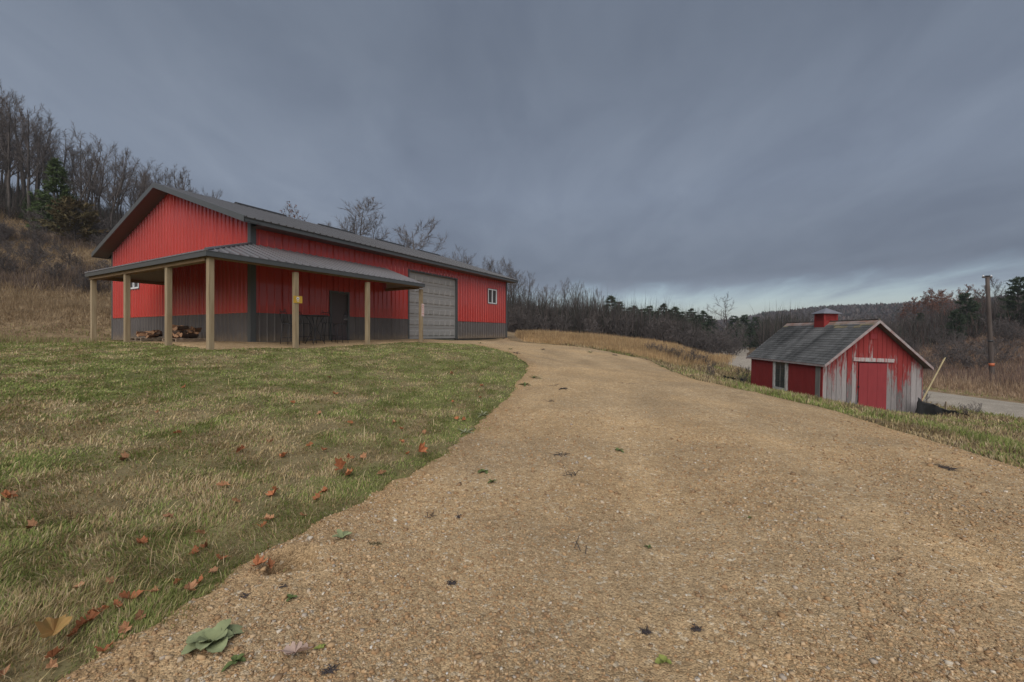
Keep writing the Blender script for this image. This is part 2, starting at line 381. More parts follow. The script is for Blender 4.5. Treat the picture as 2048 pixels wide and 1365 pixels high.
# terrain sheet: rings around the camera station, out to the horizon
M["ground"] = material("ground_cover", (1, 1, 1), 0.95, spec=0.15, attr=True, var=0.35, var_scale=3.0, bump=0.6, bump_scale=9.0, detail=10)
def build_terrain():
    ang = np.concatenate([np.linspace(-70, 70, 420, endpoint=False), np.linspace(70, 290, 110, endpoint=False)]) * math.pi / 180
    rad = np.concatenate([[0.3, 0.8], np.geomspace(1.2, 140, 210), np.geomspace(150, 1600, 20)])
    A, Rr = np.meshgrid(ang, rad); X = (np.sin(A) * Rr).ravel(); Y = (np.cos(A) * Rr).ravel()
    Z = H(X, Y)
    cut = np.maximum(sstep(0.0, 0.12, drive_in(X, Y)), sstep(0.05, 0.3, pad_in(X, Y)))
    rd = road_dist(X, Y); Z = Z - 0.30 * cut - 0.15 * (1 - sstep(2.3, 2.7, rd))
    na, nr = len(ang), len(rad)
    i = np.arange(nr - 1)[:, None] * na; j = np.arange(na)[None, :]; j2 = (j + 1) % na
    F = np.stack([i + j, i + j2, i + na + j2, i + na + j], -1).reshape(-1, 4)[:, ::-1]
    V = np.c_[X, Y, Z]; col = ground_color(X, Y)
    V = np.vstack([V, [0, 0, float(H(np.array([0.]), np.array([0.]))[0]) - 0.16]]); col = np.vstack([col, col[0]])
    me = mesh_np("ground", V, F, M["ground"], True, col)
    o = link("ground", me); tag(o, "lawn, dry hillside and valley floor around the barn", "ground", kind="structure")
build_terrain()

# gravel
def gravel_material(name, c1, c2, c3, fine=1.0, attr=False):
    m = bpy.data.materials.new(name); m.use_nodes = True; nt = m.node_tree; N = nt.nodes; L = nt.links; b = N["Principled BSDF"]
    b.inputs["Roughness"].default_value = 0.95; b.inputs["Specular IOR Level"].default_value = 0.15
    tc = N.new("ShaderNodeTexCoord")
    def vor(scale):
        v = N.new("ShaderNodeTexVoronoi"); v.inputs["Scale"].default_value = scale; L.new(tc.outputs["Object"], v.inputs["Vector"]); return v
    def noi(scale, det=6):
        v = N.new("ShaderNodeTexNoise"); v.inputs["Scale"].default_value = scale; v.inputs["Detail"].default_value = det; v.inputs["Roughness"].default_value = 0.65
        L.new(tc.outputs["Object"], v.inputs["Vector"]); return v.outputs[0]
    v1 = vor(48 * fine); v2 = vor(130 * fine)
    sp = N.new("ShaderNodeSeparateColor"); L.new(v1.outputs["Color"], sp.inputs[0])
    r = N.new("ShaderNodeValToRGB"); L.new(sp.outputs[0], r.inputs[0]); e = r.color_ramp.elements
    e[0].position = 0.0; e[0].color = tuple(c2) + (1,); e[1].position = 1.0; e[1].color = tuple(c3) + (1,); q = e.new(0.45); q.color = tuple(c1) + (1,); q = e.new(0.88); q.color = tuple(c1) + (1,)
    sp2 = N.new("ShaderNodeSeparateColor"); L.new(v2.outputs["Color"], sp2.inputs[0])
    mr = N.new("ShaderNodeMapRange"); L.new(sp2.outputs[1], mr.inputs[0]); mr.inputs[3].default_value = 0.66; mr.inputs[4].default_value = 1.30
    mx = N.new("ShaderNodeMixRGB"); mx.blend_type = "MULTIPLY"; mx.inputs[0].default_value = 1; L.new(r.outputs[0], mx.inputs[1]); L.new(mr.outputs[0], mx.inputs[2])
    mr2 = N.new("ShaderNodeMapRange"); L.new(noi(0.9, 8), mr2.inputs[0]); mr2.inputs[1].default_value = 0.3; mr2.inputs[2].default_value = 0.7; mr2.inputs[3].default_value = 0.80; mr2.inputs[4].default_value = 1.18
    mx2 = N.new("ShaderNodeMixRGB"); mx2.blend_type = "MULTIPLY"; mx2.inputs[0].default_value = 1; L.new(mx.outputs[0], mx2.inputs[1]); L.new(mr2.outputs[0], mx2.inputs[2])
    mr3 = N.new("ShaderNodeMapRange"); L.new(noi(14, 8), mr3.inputs[0]); mr3.inputs[1].default_value = 0.3; mr3.inputs[2].default_value = 0.7; mr3.inputs[3].default_value = 0.78; mr3.inputs[4].default_value = 1.2
    mx3 = N.new("ShaderNodeMixRGB"); mx3.blend_type = "MULTIPLY"; mx3.inputs[0].default_value = 1; L.new(mx2.outputs[0], mx3.inputs[1]); L.new(mr3.outputs[0], mx3.inputs[2])
    if attr:
        at_ = N.new("ShaderNodeAttribute"); at_.attribute_name = "col"; mx4 = N.new("ShaderNodeMixRGB"); mx4.blend_type = "MULTIPLY"; mx4.inputs[0].default_value = 1; L.new(mx3.outputs[0], mx4.inputs[1]); L.new(at_.outputs["Color"], mx4.inputs[2]); mx3 = mx4
    L.new(mx3.outputs[0], b.inputs["Base Color"])
    hs = N.new("ShaderNodeMath"); hs.operation = "MULTIPLY_ADD"; L.new(v2.outputs["Distance"], hs.inputs[0]); hs.inputs[1].default_value = -0.5
    h2 = N.new("ShaderNodeMath"); h2.operation = "MULTIPLY_ADD"; L.new(v1.outputs["Distance"], h2.inputs[0]); h2.inputs[1].default_value = -0.7; L.new(noi(6, 8), h2.inputs[2]); L.new(h2.outputs[0], hs.inputs[2])
    bp = N.new("ShaderNodeBump"); bp.inputs["Strength"].default_value = 0.8; bp.inputs["Distance"].default_value = 0.012; L.new(hs.outputs[0], bp.inputs["Height"]); L.new(bp.outputs[0], b.inputs["Normal"])
    return m
M["gravel"] = gravel_material("gravel", (0.425, 0.294, 0.162), (0.335, 0.222, 0.116), (0.53, 0.43, 0.30))
M["drivegravel"] = gravel_material("drive_gravel", (0.425, 0.294, 0.162), (0.335, 0.222, 0.116), (0.53, 0.43, 0.30), 1.0, True)
M["roadgravel"] = gravel_material("road_gravel", (0.35, 0.305, 0.25), (0.30, 0.26, 0.21), (0.40, 0.355, 0.30))
hx, hy_, _ = ground_at(583, 1128)
HOLE = (hx, hy_)
def wheel_tracks(x, y):
    m = (x - drive_l(y)) / (drive_r(y) - drive_l(y)) + 0.05 * (fbm(x * .0 + 1.3, y * .5, 133) - .5); w = .75 + .5 * fbm(x * .6, y * .9, 131)
    return np.clip(sum(np.exp(-((m - c) / 0.055) ** 2) for c in (0.34, 0.60)) * w, 0, 1)
def gravel_z(x, y):
    z = H(x, y) + 0.012
    d = np.minimum(x - drive_l(y), drive_r(y) - x)
    z = z - 0.022 * (1 - sstep(0, 0.05, d)) + 0.025 * (fbm(x * 2.0, y * 2.0, 61) - 0.5) + 0.012 * (fbm(x * 9, y * 9, 63) - 0.5)
    # wheel tracks worn into the drive
    m = (x - drive_l(y)) / (drive_r(y) - drive_l(y))
    for c in (0.36, 0.62): z = z - 0.02 * np.exp(-((m - c) / 0.07) ** 2)
    ca, sa = math.cos(0.45), math.sin(0.45); dx = x - HOLE[0]; dy = y - HOLE[1]; a = dx * ca + dy * sa; b = -dx * sa + dy * ca
    z = z - 0.21 * np.exp(-((np.abs(a) / 0.12) ** 6 + (np.abs(b) / 0.085) ** 6)) + 0.05 * np.exp(-((a / 0.16) ** 2 + ((b - 0.12) / 0.06) ** 2))
    return z
def build_drive():
    ys = np.concatenate([np.linspace(-8, 1.2, 40, endpoint=False), np.geomspace(1.2, 6.5, 240, endpoint=False), np.geomspace(6.5, 30.6, 130)])
    ss = np.linspace(0, 1, 300); ss = 0.5 * ss + 0.5 * (3 * ss**2 - 2 * ss**3); ss = np.sort(np.concatenate([ss, [0.004, 0.01, 0.99, 0.996]]))
    Yg, S = np.meshgrid(ys, ss, indexing="ij"); lo = drive_l(Yg); hi = drive_r(Yg); Xg = lo + S * (hi - lo)
    X, Y = Xg.ravel(), Yg.ravel(); Z = gravel_z(X, Y)
    n, m = Yg.shape; i = np.arange(n - 1)[:, None] * m; j = np.arange(m - 1)[None, :]
    F = np.stack([i + j, i + j + 1, i + m + j + 1, i + m + j], -1).reshape(-1, 4)
    tr = wheel_tracks(X, Y)[:, None]; pat = fbm(X * .45, Y * .8, 135)[:, None]; ed = (1 - sstep(.03, .5, drive_in(X, Y)))[:, None]
    tint = (1 + .10 * tr + .26 * (pat - .5)) * (1 - ed * np.array([.10, .14, .18])) * (1 - (pat > 0) * np.clip(.62 - pat, 0, .2) * np.array([.25, .1, -.15]))
    o = link("gravel_drive", mesh_np("gravel_drive", np.c_[X, Y, Z], F, M["drivegravel"], True, tint)); tag(o, "tan crushed gravel drive curving up to the overhead door", "driveway", kind="structure")
    # pad under the porch
    t = np.linspace(-PA - 0.2, 9.2, 160); s = np.linspace(-PB - 0.2, 4.6, 100); T, S = np.meshgrid(t, s, indexing="ij")
    X = BC[0] + T * BU[0] + S * BV[0]; Y = BC[1] + T * BU[1] + S * BV[1]; n, m = T.shape
    pin = pad_in(X, Y); Z = H(X, Y) + 0.03 + 0.03 * (fbm(X * 3, Y * 3, 66) - 0.5) - 0.10 * (1 - sstep(0, 0.3, pin))
    inside = pin > -0.05
    i = np.arange(n - 1)[:, None] * m; j = np.arange(m - 1)[None, :]
    F = np.stack([i + j, i + j + 1, i + m + j + 1, i + m + j], -1).reshape(-1, 4)
    ok = inside.ravel()[F].all(1) & ((T.ravel()[F].min(1) < 0.2) | (S.ravel()[F].min(1) < 0.2))
    o = link("porch_gravel", mesh_np("porch_gravel", np.c_[X.ravel(), Y.ravel(), Z.ravel()], F[ok][:, ::-1], M["gravel"], True)); tag(o, "gravel floor under the porch roof beside the barn", "gravel floor", kind="structure")
    # country road down in the valley
    P = ROAD_S; d = np.gradient(P, axis=0); d /= np.linalg.norm(d, axis=1)[:, None]; nrm = np.c_[-d[:, 1], d[:, 0]]
    w = np.linspace(-2.9, 2.9, 7); V = (P[:, None] + nrm[:, None] * w[None, :, None]).reshape(-1, 2)
    Z = H(V[:, 0], V[:, 1]) + 0.03 + np.tile(0.06 - 0.06 * (w / 2.9) ** 2, len(P)) - np.tile(np.where(np.abs(w) > 2.7, 0.08, 0), len(P))
    n, m = len(P), 7; i = np.arange(n - 1)[:, None] * m; j = np.arange(m - 1)[None, :]
    F = np.stack([i + j, i + j + 1, i + m + j + 1, i + m + j], -1).reshape(-1, 4)[:, ::-1]
    o = link("road", mesh_np("road", np.c_[V, Z], F, M["roadgravel"], True)); tag(o, "pale gravel country road passing behind the small shed", "road", kind="structure")
build_drive()

# ------------------------------------------------------------------ the big red barn
BROT = math.pi / 2 - TH
barn = empty("pole_barn", (BC[0], BC[1], 0.0), BROT, "long red steel pole barn with charcoal roof, wrap-around porch and grey overhead door", "barn")
RIB = 0.2787; RIBH = 0.036
KR = (BAP - BH) / (BW / 2)
def rib_pts(a, b, pitch=RIB, h=RIBH):
    pts = [(a, 0.0)]
    k = math.floor(a / pitch) - 1
    while k * pitch < b + pitch:
        c = k * pitch
        for d, o in ((-0.036, 0), (-0.016, h), (0.016, h), (0.036, 0)):
            if a + 1e-4 < c + d < b - 1e-4: pts.append((c + d, o))
        k += 1
    pts.append((b, 0.0)); return pts
def sheet(name, mat, parent, a, b, lo, hi, place, pitch=RIB, h=RIBH, phase=0.0):
    """one ribbed steel sheet between a and b; lo/hi: end heights as functions; place(u, w, off) -> xyz"""
    V, F = [], []
    for u, o in rib_pts(a, b, pitch, h):
        l, t = lo(u), hi(u)
        if t - l < 0.005: t = l + 0.005
        V += [place(u, l, o), place(u, t, o)]
    for i in range(0, len(V) - 2, 2): F.append((i, i + 2, i + 3, i + 1))
    n = len(V)      # turned edges at the ends give the sheet its thickness
    mb = MB(); mb.add(V, F)
    for side in (0, 1):
        Vb = []
        for u, o in rib_pts(a, b, pitch, h):
            w = lo(u) if side == 0 else max(hi(u), lo(u) + 0.005)
            Vb += [place(u, w, o), place(u, w, -0.012)]
        mb.add(Vb, [(i, i + 1, i + 3, i + 2) for i in range(0, len(Vb) - 2, 2)])
    return mb.build(name, mat, parent)
WAIN = 0.879 * BSC
DOOR_T = (6.485 * BSC, 9.89 * BSC, 2.949 * BSC)           # overhead door from, to, height
WDOOR = (2.63 * BSC, 3.39 * BSC, 1.70 * BSC)              # walk door
WIN_L = (12.80 * BSC, 13.72 * BSC, 2.38, 3.36)     # far window on the long wall
WIN_G = (7.42 * BSC, 8.42 * BSC, 2.40, 3.25)       # window in the gable (along s)
SHT = 1.115                                                    # cover width of one sheet

def clad(axis, length, top, openings):
    """red sheets above, charcoal wainscot below, round the openings"""
    if axis == "x": place = lambda u, w, o: (u, -0.02 - o, w)
    else:           place = lambda u, w, o: (-0.02 - o, u, w)
    cuts = sorted(set([0.0, length] + [k * SHT for k in range(1, int(length / SHT) + 1)] + [c for o in openings for c in o[:2]]))
    for a, b in zip(cuts[:-1], cuts[1:]):
        if b - a < 0.01: continue
        mid = (a + b) / 2; op = [o for o in openings if o[0] - 1e-6 < mid < o[1] + 1e-6]
        z0, z1 = (op[0][2], op[0][3]) if op else (None, None)
        if op and z0 <= 0.01:
            sheet("siding_panel", M["red"], barn, a, b, lambda u: z1, top, place)
        else:
            sheet("wainscot_panel", M["wainscot"], barn, a, b, lambda u: 0.02, lambda u: WAIN - 0.02, place)
            if op:
                sheet("siding_panel", M["red"], barn, a, b, lambda u: WAIN + 0.02, lambda u: z0, place)
                sheet("siding_panel", M["red"], barn, a, b, lambda u: z1, top, place)
            else: sheet("siding_panel", M["red"], barn, a, b, lambda u: WAIN + 0.02, top, place)
    return cuts
top_long = lambda u: BH - 0.10
top_gable = lambda u: BH - 0.10 + KR * (BW / 2 - abs(u - BW / 2))
clad("x", BL, top_long, [(DOOR_T[0], DOOR_T[1], 0, DOOR_T[2]), (WDOOR[0], WDOOR[1], 0, WDOOR[2]), WIN_L])
clad("y", BW, top_gable, [WIN_G])
# frame behind the cladding, and the two walls out of sight
def wall_block(name, segs, thick, axis, off):
    mb = MB()
    for a, b, z0, z1 in segs:
        if axis == "x": mb.box(a, b, off, off + thick, z0, z1)
        else: mb.box(off, off + thick, a, b, z0, z1)
    return mb.build(name, M["backing"], barn)
wall_block("wall_frame", [(0.16, WDOOR[0], -0.3, BH - .2), (WDOOR[0], WDOOR[1], WDOOR[2], BH - .2), (WDOOR[1], DOOR_T[0], -0.3, BH - .2), (DOOR_T[0], DOOR_T[1], DOOR_T[2], BH - .2), (DOOR_T[1], BL - 0.16, -0.3, BH - .2)], 0.14, "x", -0.005)
mb = MB(); mb.prism([(-0.004, 0, -0.3), (-0.004, BW, -0.3), (-0.004, BW, BH - .2), (-0.004, BW/2, BAP - .2), (-0.004, 0, BH - .2)], (0.14, 0, 0)); mb.build("wall_frame", M["backing"], barn)
mb = MB(); mb.prism([(BL - .14, 0, -0.3), (BL - .14, BW, -0.3), (BL - .14, BW, BH - .2), (BL - .14, BW/2, BAP - .2), (BL - .14, 0, BH - .2)], (0.14, 0, 0)); mb.build("end_wall", M["red"], barn)
MB().box(0.2, BL - 0.2, BW - 0.14, BW, -0.3, BH - .2).build("rear_wall", M["red"], barn)
MB().box(0.15, BL - 0.15, 0.15, BW - 0.15, -0.3, 0.012).build("floor_slab", material("concrete", (0.3, 0.29, 0.27), 0.9, var=0.1), barn)
# trim
for name, (x0, x1, y0, y1) in (("corner_trim", (-0.062, 0.13, -0.062, 0.13)), ("corner_trim", (BL - 0.10, BL + 0.05, -0.062, 0.09)), ("corner_trim", (-0.062, 0.10, BW - 0.09, BW + 0.05))):
    MB().prism([(x0, y0, 0.0), (x1, y0, 0.0), (x1, y0 + 0.024, 0), (x0 + 0.024, y0 + 0.024, 0), (x0 + 0.024, y1, 0), (x0, y1, 0)] if y0 < 1 else
               [(x0, y0, 0.0), (x0 + 0.024, y0, 0.0), (x0 + 0.024, y1 - 0.024, 0), (x1, y1 - 0.024, 0), (x1, y1, 0), (x0, y1, 0)], (0, 0, BH - 0.15)).build(name, M["trim"], barn)
red_trim = M["red"]
for a, b in ((0.135, WDOOR[0] - 0.06), (WDOOR[1] + 0.06, DOOR_T[0] - 0.07), (DOOR_T[1] + 0.07, BL - 0.105)):
    MB().box(a, b, -0.050, -0.015, WAIN - 0.022, WAIN + 0.022).build("wainscot_cap", M["red"], barn)
    MB().box(a, b, -0.046, -0.015, -0.02, 0.03).build("base_trim", M["wainscot"], barn)
MB().box(-0.050, -0.015, 0.135, BW - 0.095, WAIN - 0.022, WAIN + 0.022).build("wainscot_cap", M["red"], barn)
MB().box(-0.046, -0.015, 0.135, BW - 0.095, -0.02, 0.03).build("base_trim", M["wainscot"], barn)

# overhead door: six sections of pressed panels
od = empty("overhead_door"); od.parent = barn
a, b, zt = DOOR_T
nsec = 6; sh = (zt - 0.03) / nsec; ncol = 8
for k in range(nsec):
    mb = MB(); z0 = 0.015 + k * sh; z1 = z0 + sh - 0.012
    mb.box(a + 0.02, b - 0.02, 0.085, 0.135, z0, z1)
    cw = (b - a - 0.14) / ncol
    for c in range(ncol):
        x0 = a + 0.07 + c * cw + 0.035; x1 = x0 + cw - 0.07; zz0, zz1 = z0 + 0.15, z1 - 0.13; d = 0.028
        V = [(x0, 0.083, zz0), (x1, 0.083, zz0), (x1, 0.083, zz1), (x0, 0.083, zz1), (x0 + d, 0.048, zz0 + d), (x1 - d, 0.048, zz0 + d), (x1 - d, 0.048, zz1 - d), (x0 + d, 0.048, zz1 - d)]
        mb.add(V, [(4, 5, 6, 7), (0, 1, 5, 4), (1, 2, 6, 5), (2, 3, 7, 6), (3, 0, 4, 7)])
    mb.build("section", M["overhead"], od)
MB().box(a + 0.02, b - 0.02, 0.08, 0.14, -0.02, 0.012).build("bottom_seal", M["rubber"], od)
for x0, x1, zb, z1 in ((a - 0.065, a + 0.02, -0.02, zt + 0.065), (b - 0.02, b + 0.065, -0.02, zt + 0.065), (a + 0.022, b - 0.022, zt - 0.02, zt + 0.063)):
    MB().box(x0, x1, -0.055, 0.15, zb, z1).build("jamb_trim", M["trim"], od)
# walk door
wd = empty("walk_door"); wd.parent = barn; a, b, zt = WDOOR
leaf = MB().box(a + 0.055, b - 0.055, 0.03, 0.075, 0.03, zt - 0.05).build("leaf", M["walkdoor"], wd)
for x0, x1, zb, z1 in ((a - 0.055, a + 0.052, -0.01, zt + 0.05), (b - 0.052, b + 0.055, -0.01, zt + 0.05), (a + 0.053, b - 0.053, zt - 0.048, zt + 0.049)):
    MB().box(x0, x1, -0.055, 0.12, zb, z1).build("frame", M["trim"], wd)
MB().box(a + 0.053, b - 0.053, -0.05, 0.12, -0.02, 0.025).build("threshold", M["trim"], wd)
hb = MB(); hb.tube([(b - 0.13, 0.03, 0.93), (b - 0.13, 0.012, 0.93)], 0.036, 14); hb.tube([(b - 0.13, 0.012, 0.93), (b - 0.13, -0.025, 0.93)], 0.014, 10)
hb.tube([(b - 0.13, -0.022, 0.93), (b - 0.13, -0.036, 0.93), (b - 0.13, -0.066, 0.93), (b - 0.13, -0.076, 0.93)], [0.018, 0.030, 0.030, 0.014], 14); hb.build("door_knob", M["chrome"], wd, True)
hb = MB(); hb.tube([(b - 0.13, 0.03, 1.09), (b - 0.13, 0.004, 1.09)], [0.036, 0.032], 14); hb.tube([(b - 0.13, 0.004, 1.09), (b - 0.13, -0.008, 1.09)], 0.014, 10); hb.build("deadbolt", M["chrome"], wd, True)
# sliding windows
def window(parent, box, axis, name="window"):
    w = empty(name); w.parent = parent; a, b, z0, z1 = box
    def bx(n, m, u0, u1, d0, d1, za, zb):
        mb = MB(); mb.box(u0, u1, d0, d1, za, zb) if axis == "x" else mb.box(d0, d1, u0, u1, za, zb); return mb.build(n, m, w)
    for u0, u1, za, zb in ((a - .015, a + .055, z0, z1), (b - .055, b + .015, z0, z1), (a + .056, b - .056, z0 - .012, z0 + .055), (a + .056, b - .056, z1 - .055, z1 + .012)): bx("frame", M["vinyl"], u0, u1, -0.06, 0.05, za, zb)
    for u0, u1, za, zb in ((a - .06, a - .017, z0 - .05, z1 + .05), (b + .017, b + .06, z0 - .05, z1 + .05), (a - .016, b + .016, z1 + .014, z1 + .05), (a - .016, b + .016, z0 - .05, z0 - .014)): bx("trim", M["trim"], u0, u1, -0.052, 0.03, za, zb)
    mid = (a + b) / 2; bx("mullion", M["vinyl"], mid - .035, mid + .035, -0.048, 0.04, z0 + .056, z1 - .056)
    for u0, u1, d in ((a + .056, mid - .036, 0.0), (mid + .036, b - .056, 0.015)): bx("pane", M["glass"], u0, u1, d, d + 0.012, z0 + .056, z1 - .056)
    return w
window(barn, WIN_L, "x"); window(barn, WIN_G, "y")

# main roof
OG, OE = 0.494 * BSC, 0.553 * BSC
def roof_slope(sgn):
    """sgn -1: the slope over the long wall in view; +1: the far one"""
    ye = -OE if sgn < 0 else BW + OE
    zf = lambda y: BH + KR * (BW / 2 - abs(y - BW / 2))
    ct = math.cos(math.atan(KR)); st = math.sin(math.atan(KR))
    a0, b0 = -OG, BL + OG; n = int(math.ceil((b0 - a0) / SHT)); w = (b0 - a0) / n
    def place(u, t, o):   # t: 0 eave .. 1 ridge
        y = ye + t * (BW / 2 - ye); return (u, y + sgn * o * st, zf(min(max(y, -OE), BW + OE)) if False else BH + KR * (BW/2 - abs(y - BW/2)) + o * ct)
    for k in range(n):
        V, F = [], []; pts = rib_pts(a0 + k * w, a0 + (k + 1) * w)
        for u, o in pts:
            for t in (-0.006, 0.5, 0.999): V.append(place(u, t, o + 0.004))
        for i in range(len(pts) - 1):
            for j in range(2): F.append((3*i+j, 3*i+3+j, 3*i+4+j, 3*i+1+j) if sgn < 0 else (3*i+j, 3*i+1+j, 3*i+4+j, 3*i+3+j))
        mb = MB(); mb.add(V, F)
        Vb = []
        for u, o in pts: Vb += [place(u, -0.006, o + 0.004), place(u, -0.006, -0.02)]
        mb.add(Vb, [(i, i + 1, i + 3, i + 2) for i in range(0, len(Vb) - 2, 2)])
        mb.build("roof_panel", M["roof"], barn)
    # deck, soffit, fascia
    th = 0.03
    mb = MB(); mb.hexa([(a0 + .03, ye - sgn*0.03, zf(ye) - 0.05), (b0 - .03, ye - sgn*0.03, zf(ye) - 0.05), (b0 - .03, BW/2, BAP - 0.05), (a0 + .03, BW/2, BAP - 0.05)][::-int(sgn)],
                       [(a0 + .03, ye - sgn*0.03, zf(ye) - 0.008), (b0 - .03, ye - sgn*0.03, zf(ye) - 0.008), (b0 - .03, BW/2, BAP - 0.008), (a0 + .03, BW/2, BAP - 0.008)][::-int(sgn)])
    mb.build("roof_deck", M["backing"], barn)
    FH = 0.175
    y0, y1 = sorted((ye, ye - sgn * 0.03)); MB().box(a0, b0, y0, y1, zf(ye) - FH, zf(ye) - 0.006).build("fascia", M["trim"], barn)
    wall_y = -0.01 if sgn < 0 else BW + 0.01
    y0, y1 = sorted((ye - sgn * 0.031, wall_y)); MB().box(0.0, b0 - 0.03, y0, y1, zf(ye) - FH + 0.005, zf(ye) - FH + 0.03).build("eave_soffit", M["soffit"], barn)
roof_zf = lambda y: BH + KR * (BW / 2 - abs(y - BW / 2))
roof_slope(-1); roof_slope(1)
for ya, yb in ((-OE, BW / 2), (BW + OE, BW / 2)):
    for x0, d in ((-OG, 0.03), (BL + OG - 0.03, 0.03)):
        za, zb = roof_zf(ya), roof_zf(yb); FH = 0.175
        q = [(x0 - 0.012 if x0 < 0 else x0, ya, za - FH - 0.005), (x0 - 0.012 if x0 < 0 else x0, ya, za + 0.034), (x0 - 0.012 if x0 < 0 else x0, yb, zb + 0.034), (x0 - 0.012 if x0 < 0 else x0, yb, zb - FH - 0.005)]
        MB().prism(q if yb > ya else q[::-1], (d + 0.012, 0, 0)).build("rake_trim", M["trim"], barn)
    # sloping soffit under the gable overhang
    za, zb = roof_zf(ya) - 0.155, roof_zf(yb) - 0.155
    mb = MB(); mb.hexa([(-OG + 0.031, ya, za), (-0.012, ya, za), (-0.012, yb, zb), (-OG + 0.031, yb, zb)], [(-OG + 0.031, ya, za + 0.02), (-0.012, ya, za + 0.02), (-0.012, yb, zb + 0.02), (-OG + 0.031, yb, zb + 0.02)])
    mb.build("gable_soffit", M["soffit"], barn)
# ridge cap and the raised vent lengths on it
mb = MB(); w = 0.17
mb.add([(-OG, BW/2 - w, BAP - KR*w + 0.03), (BL + OG, BW/2 - w, BAP - KR*w + 0.03), (BL + OG, BW/2, BAP + 0.035), (-OG, BW/2, BAP + 0.035), (-OG, BW/2 + w, BAP - KR*w + 0.03), (BL + OG, BW/2 + w, BAP - KR*w + 0.03)],
       [(0, 1, 2, 3), (3, 2, 5, 4)]); mb.build("ridge_cap", M["roof"], barn)
M["vent"] = material("ridge_vent", (0.03, 0.03, 0.032), 0.6, var=0.08)
for x0 in (2.1 * BSC, 5.75 * BSC, 9.3 * BSC, 12.6 * BSC):
    x1 = x0 + 2.0 * BSC; mb = MB()
    mb.prism([(x0, BW/2 - 0.2, BAP - KR*0.2 + 0.035), (x0, BW/2 - 0.17, BAP + 0.06), (x0, BW/2, BAP + 0.115), (x0, BW/2 + 0.17, BAP + 0.06), (x0, BW/2 + 0.2, BAP - KR*0.2 + 0.035)], (x1 - x0, 0, 0))
    mb.build("ridge_vent", M["vent"], barn)

# porch: hipped at the corner, square-cut at both ends
PZ0, PZ1 = 2.122 * BSC, 2.86 * BSC
KP = (PZ1 - PZ0) / PB; KG = (PZ1 - PZ0) / PA
def porch_long(y): return PZ0 + (y + PB) * KP
def porch_gab(x): return PZ0 + (x + PA) * KG
hipy = lambda x: -0.02 if x >= 0 else x * PB / PA          # the hip line
hipx = lambda y: -0.02 if y >= 0 else y * PA / PB
n = 8; w = (PF + PA) / n
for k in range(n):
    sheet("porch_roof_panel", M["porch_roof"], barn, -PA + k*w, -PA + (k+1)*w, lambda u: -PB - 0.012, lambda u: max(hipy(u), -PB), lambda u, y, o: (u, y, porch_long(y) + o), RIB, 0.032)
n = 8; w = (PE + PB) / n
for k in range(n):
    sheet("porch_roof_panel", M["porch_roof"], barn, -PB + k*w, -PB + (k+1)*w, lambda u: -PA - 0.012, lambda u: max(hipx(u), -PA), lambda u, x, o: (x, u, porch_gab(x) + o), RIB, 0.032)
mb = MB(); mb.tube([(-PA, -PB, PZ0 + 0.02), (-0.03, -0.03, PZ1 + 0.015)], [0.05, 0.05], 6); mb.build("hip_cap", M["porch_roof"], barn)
# underside boards
MB().hexa([(-PA + .04, -PB + .04, PZ0 - 0.05), (PF - .04, -PB + .04, PZ0 - .05), (PF - .04, -0.06, PZ1 - .06), (-.06, -0.06, PZ1 - .06)], [(-PA + .04, -PB + .04, PZ0 - 0.015), (PF - .04, -PB + .04, PZ0 - .015), (PF - .04, -0.06, PZ1 - .03), (-.06, -0.06, PZ1 - .03)]).build("porch_deck", M["deck"], barn)
MB().hexa([(-PA + .04, -PB + .04, PZ0 - 0.05), (-.06, -0.06, PZ1 - .06), (-.06, PE - .04, PZ1 - .06), (-PA + .04, PE - .04, PZ0 - 0.05)], [(-PA + .04, -PB + .04, PZ0 - 0.015), (-.06, -0.06, PZ1 - .03), (-.06, PE - .04, PZ1 - .03), (-PA + .04, PE - .04, PZ0 - 0.015)]).build("porch_deck", M["deck"], barn)
FZ = 0.155
MB().box(-PA, PF, -PB, -PB + 0.03, PZ0 - FZ, PZ0 - 0.004).build("porch_fascia", M["trim"], barn)
MB().box(-PA, -PA + 0.03, -PB + 0.031, PE, PZ0 - FZ, PZ0 - 0.004).build("porch_fascia", M["trim"], barn)
# end triangles (steel outside, pale inside)
for q, off in (([(PF - 0.035, -PB + .031, PZ0 - FZ), (PF - 0.035, -0.06, PZ0 - FZ), (PF - 0.035, -0.06, PZ1 - 0.02), (PF - 0.035, -PB + .031, PZ0 - 0.01)], (0.03, 0, 0)),
               ([(-PA + .031, PE - 0.035, PZ0 - FZ), (-PA + .031, PE - 0.035, PZ0 - 0.01), (-0.06, PE - 0.035, PZ1 - 0.02), (-0.06, PE - 0.035, PZ0 - FZ)], (0, 0.03, 0))):
    MB().prism(q, off).build("porch_end_panel", M["underside"], barn)
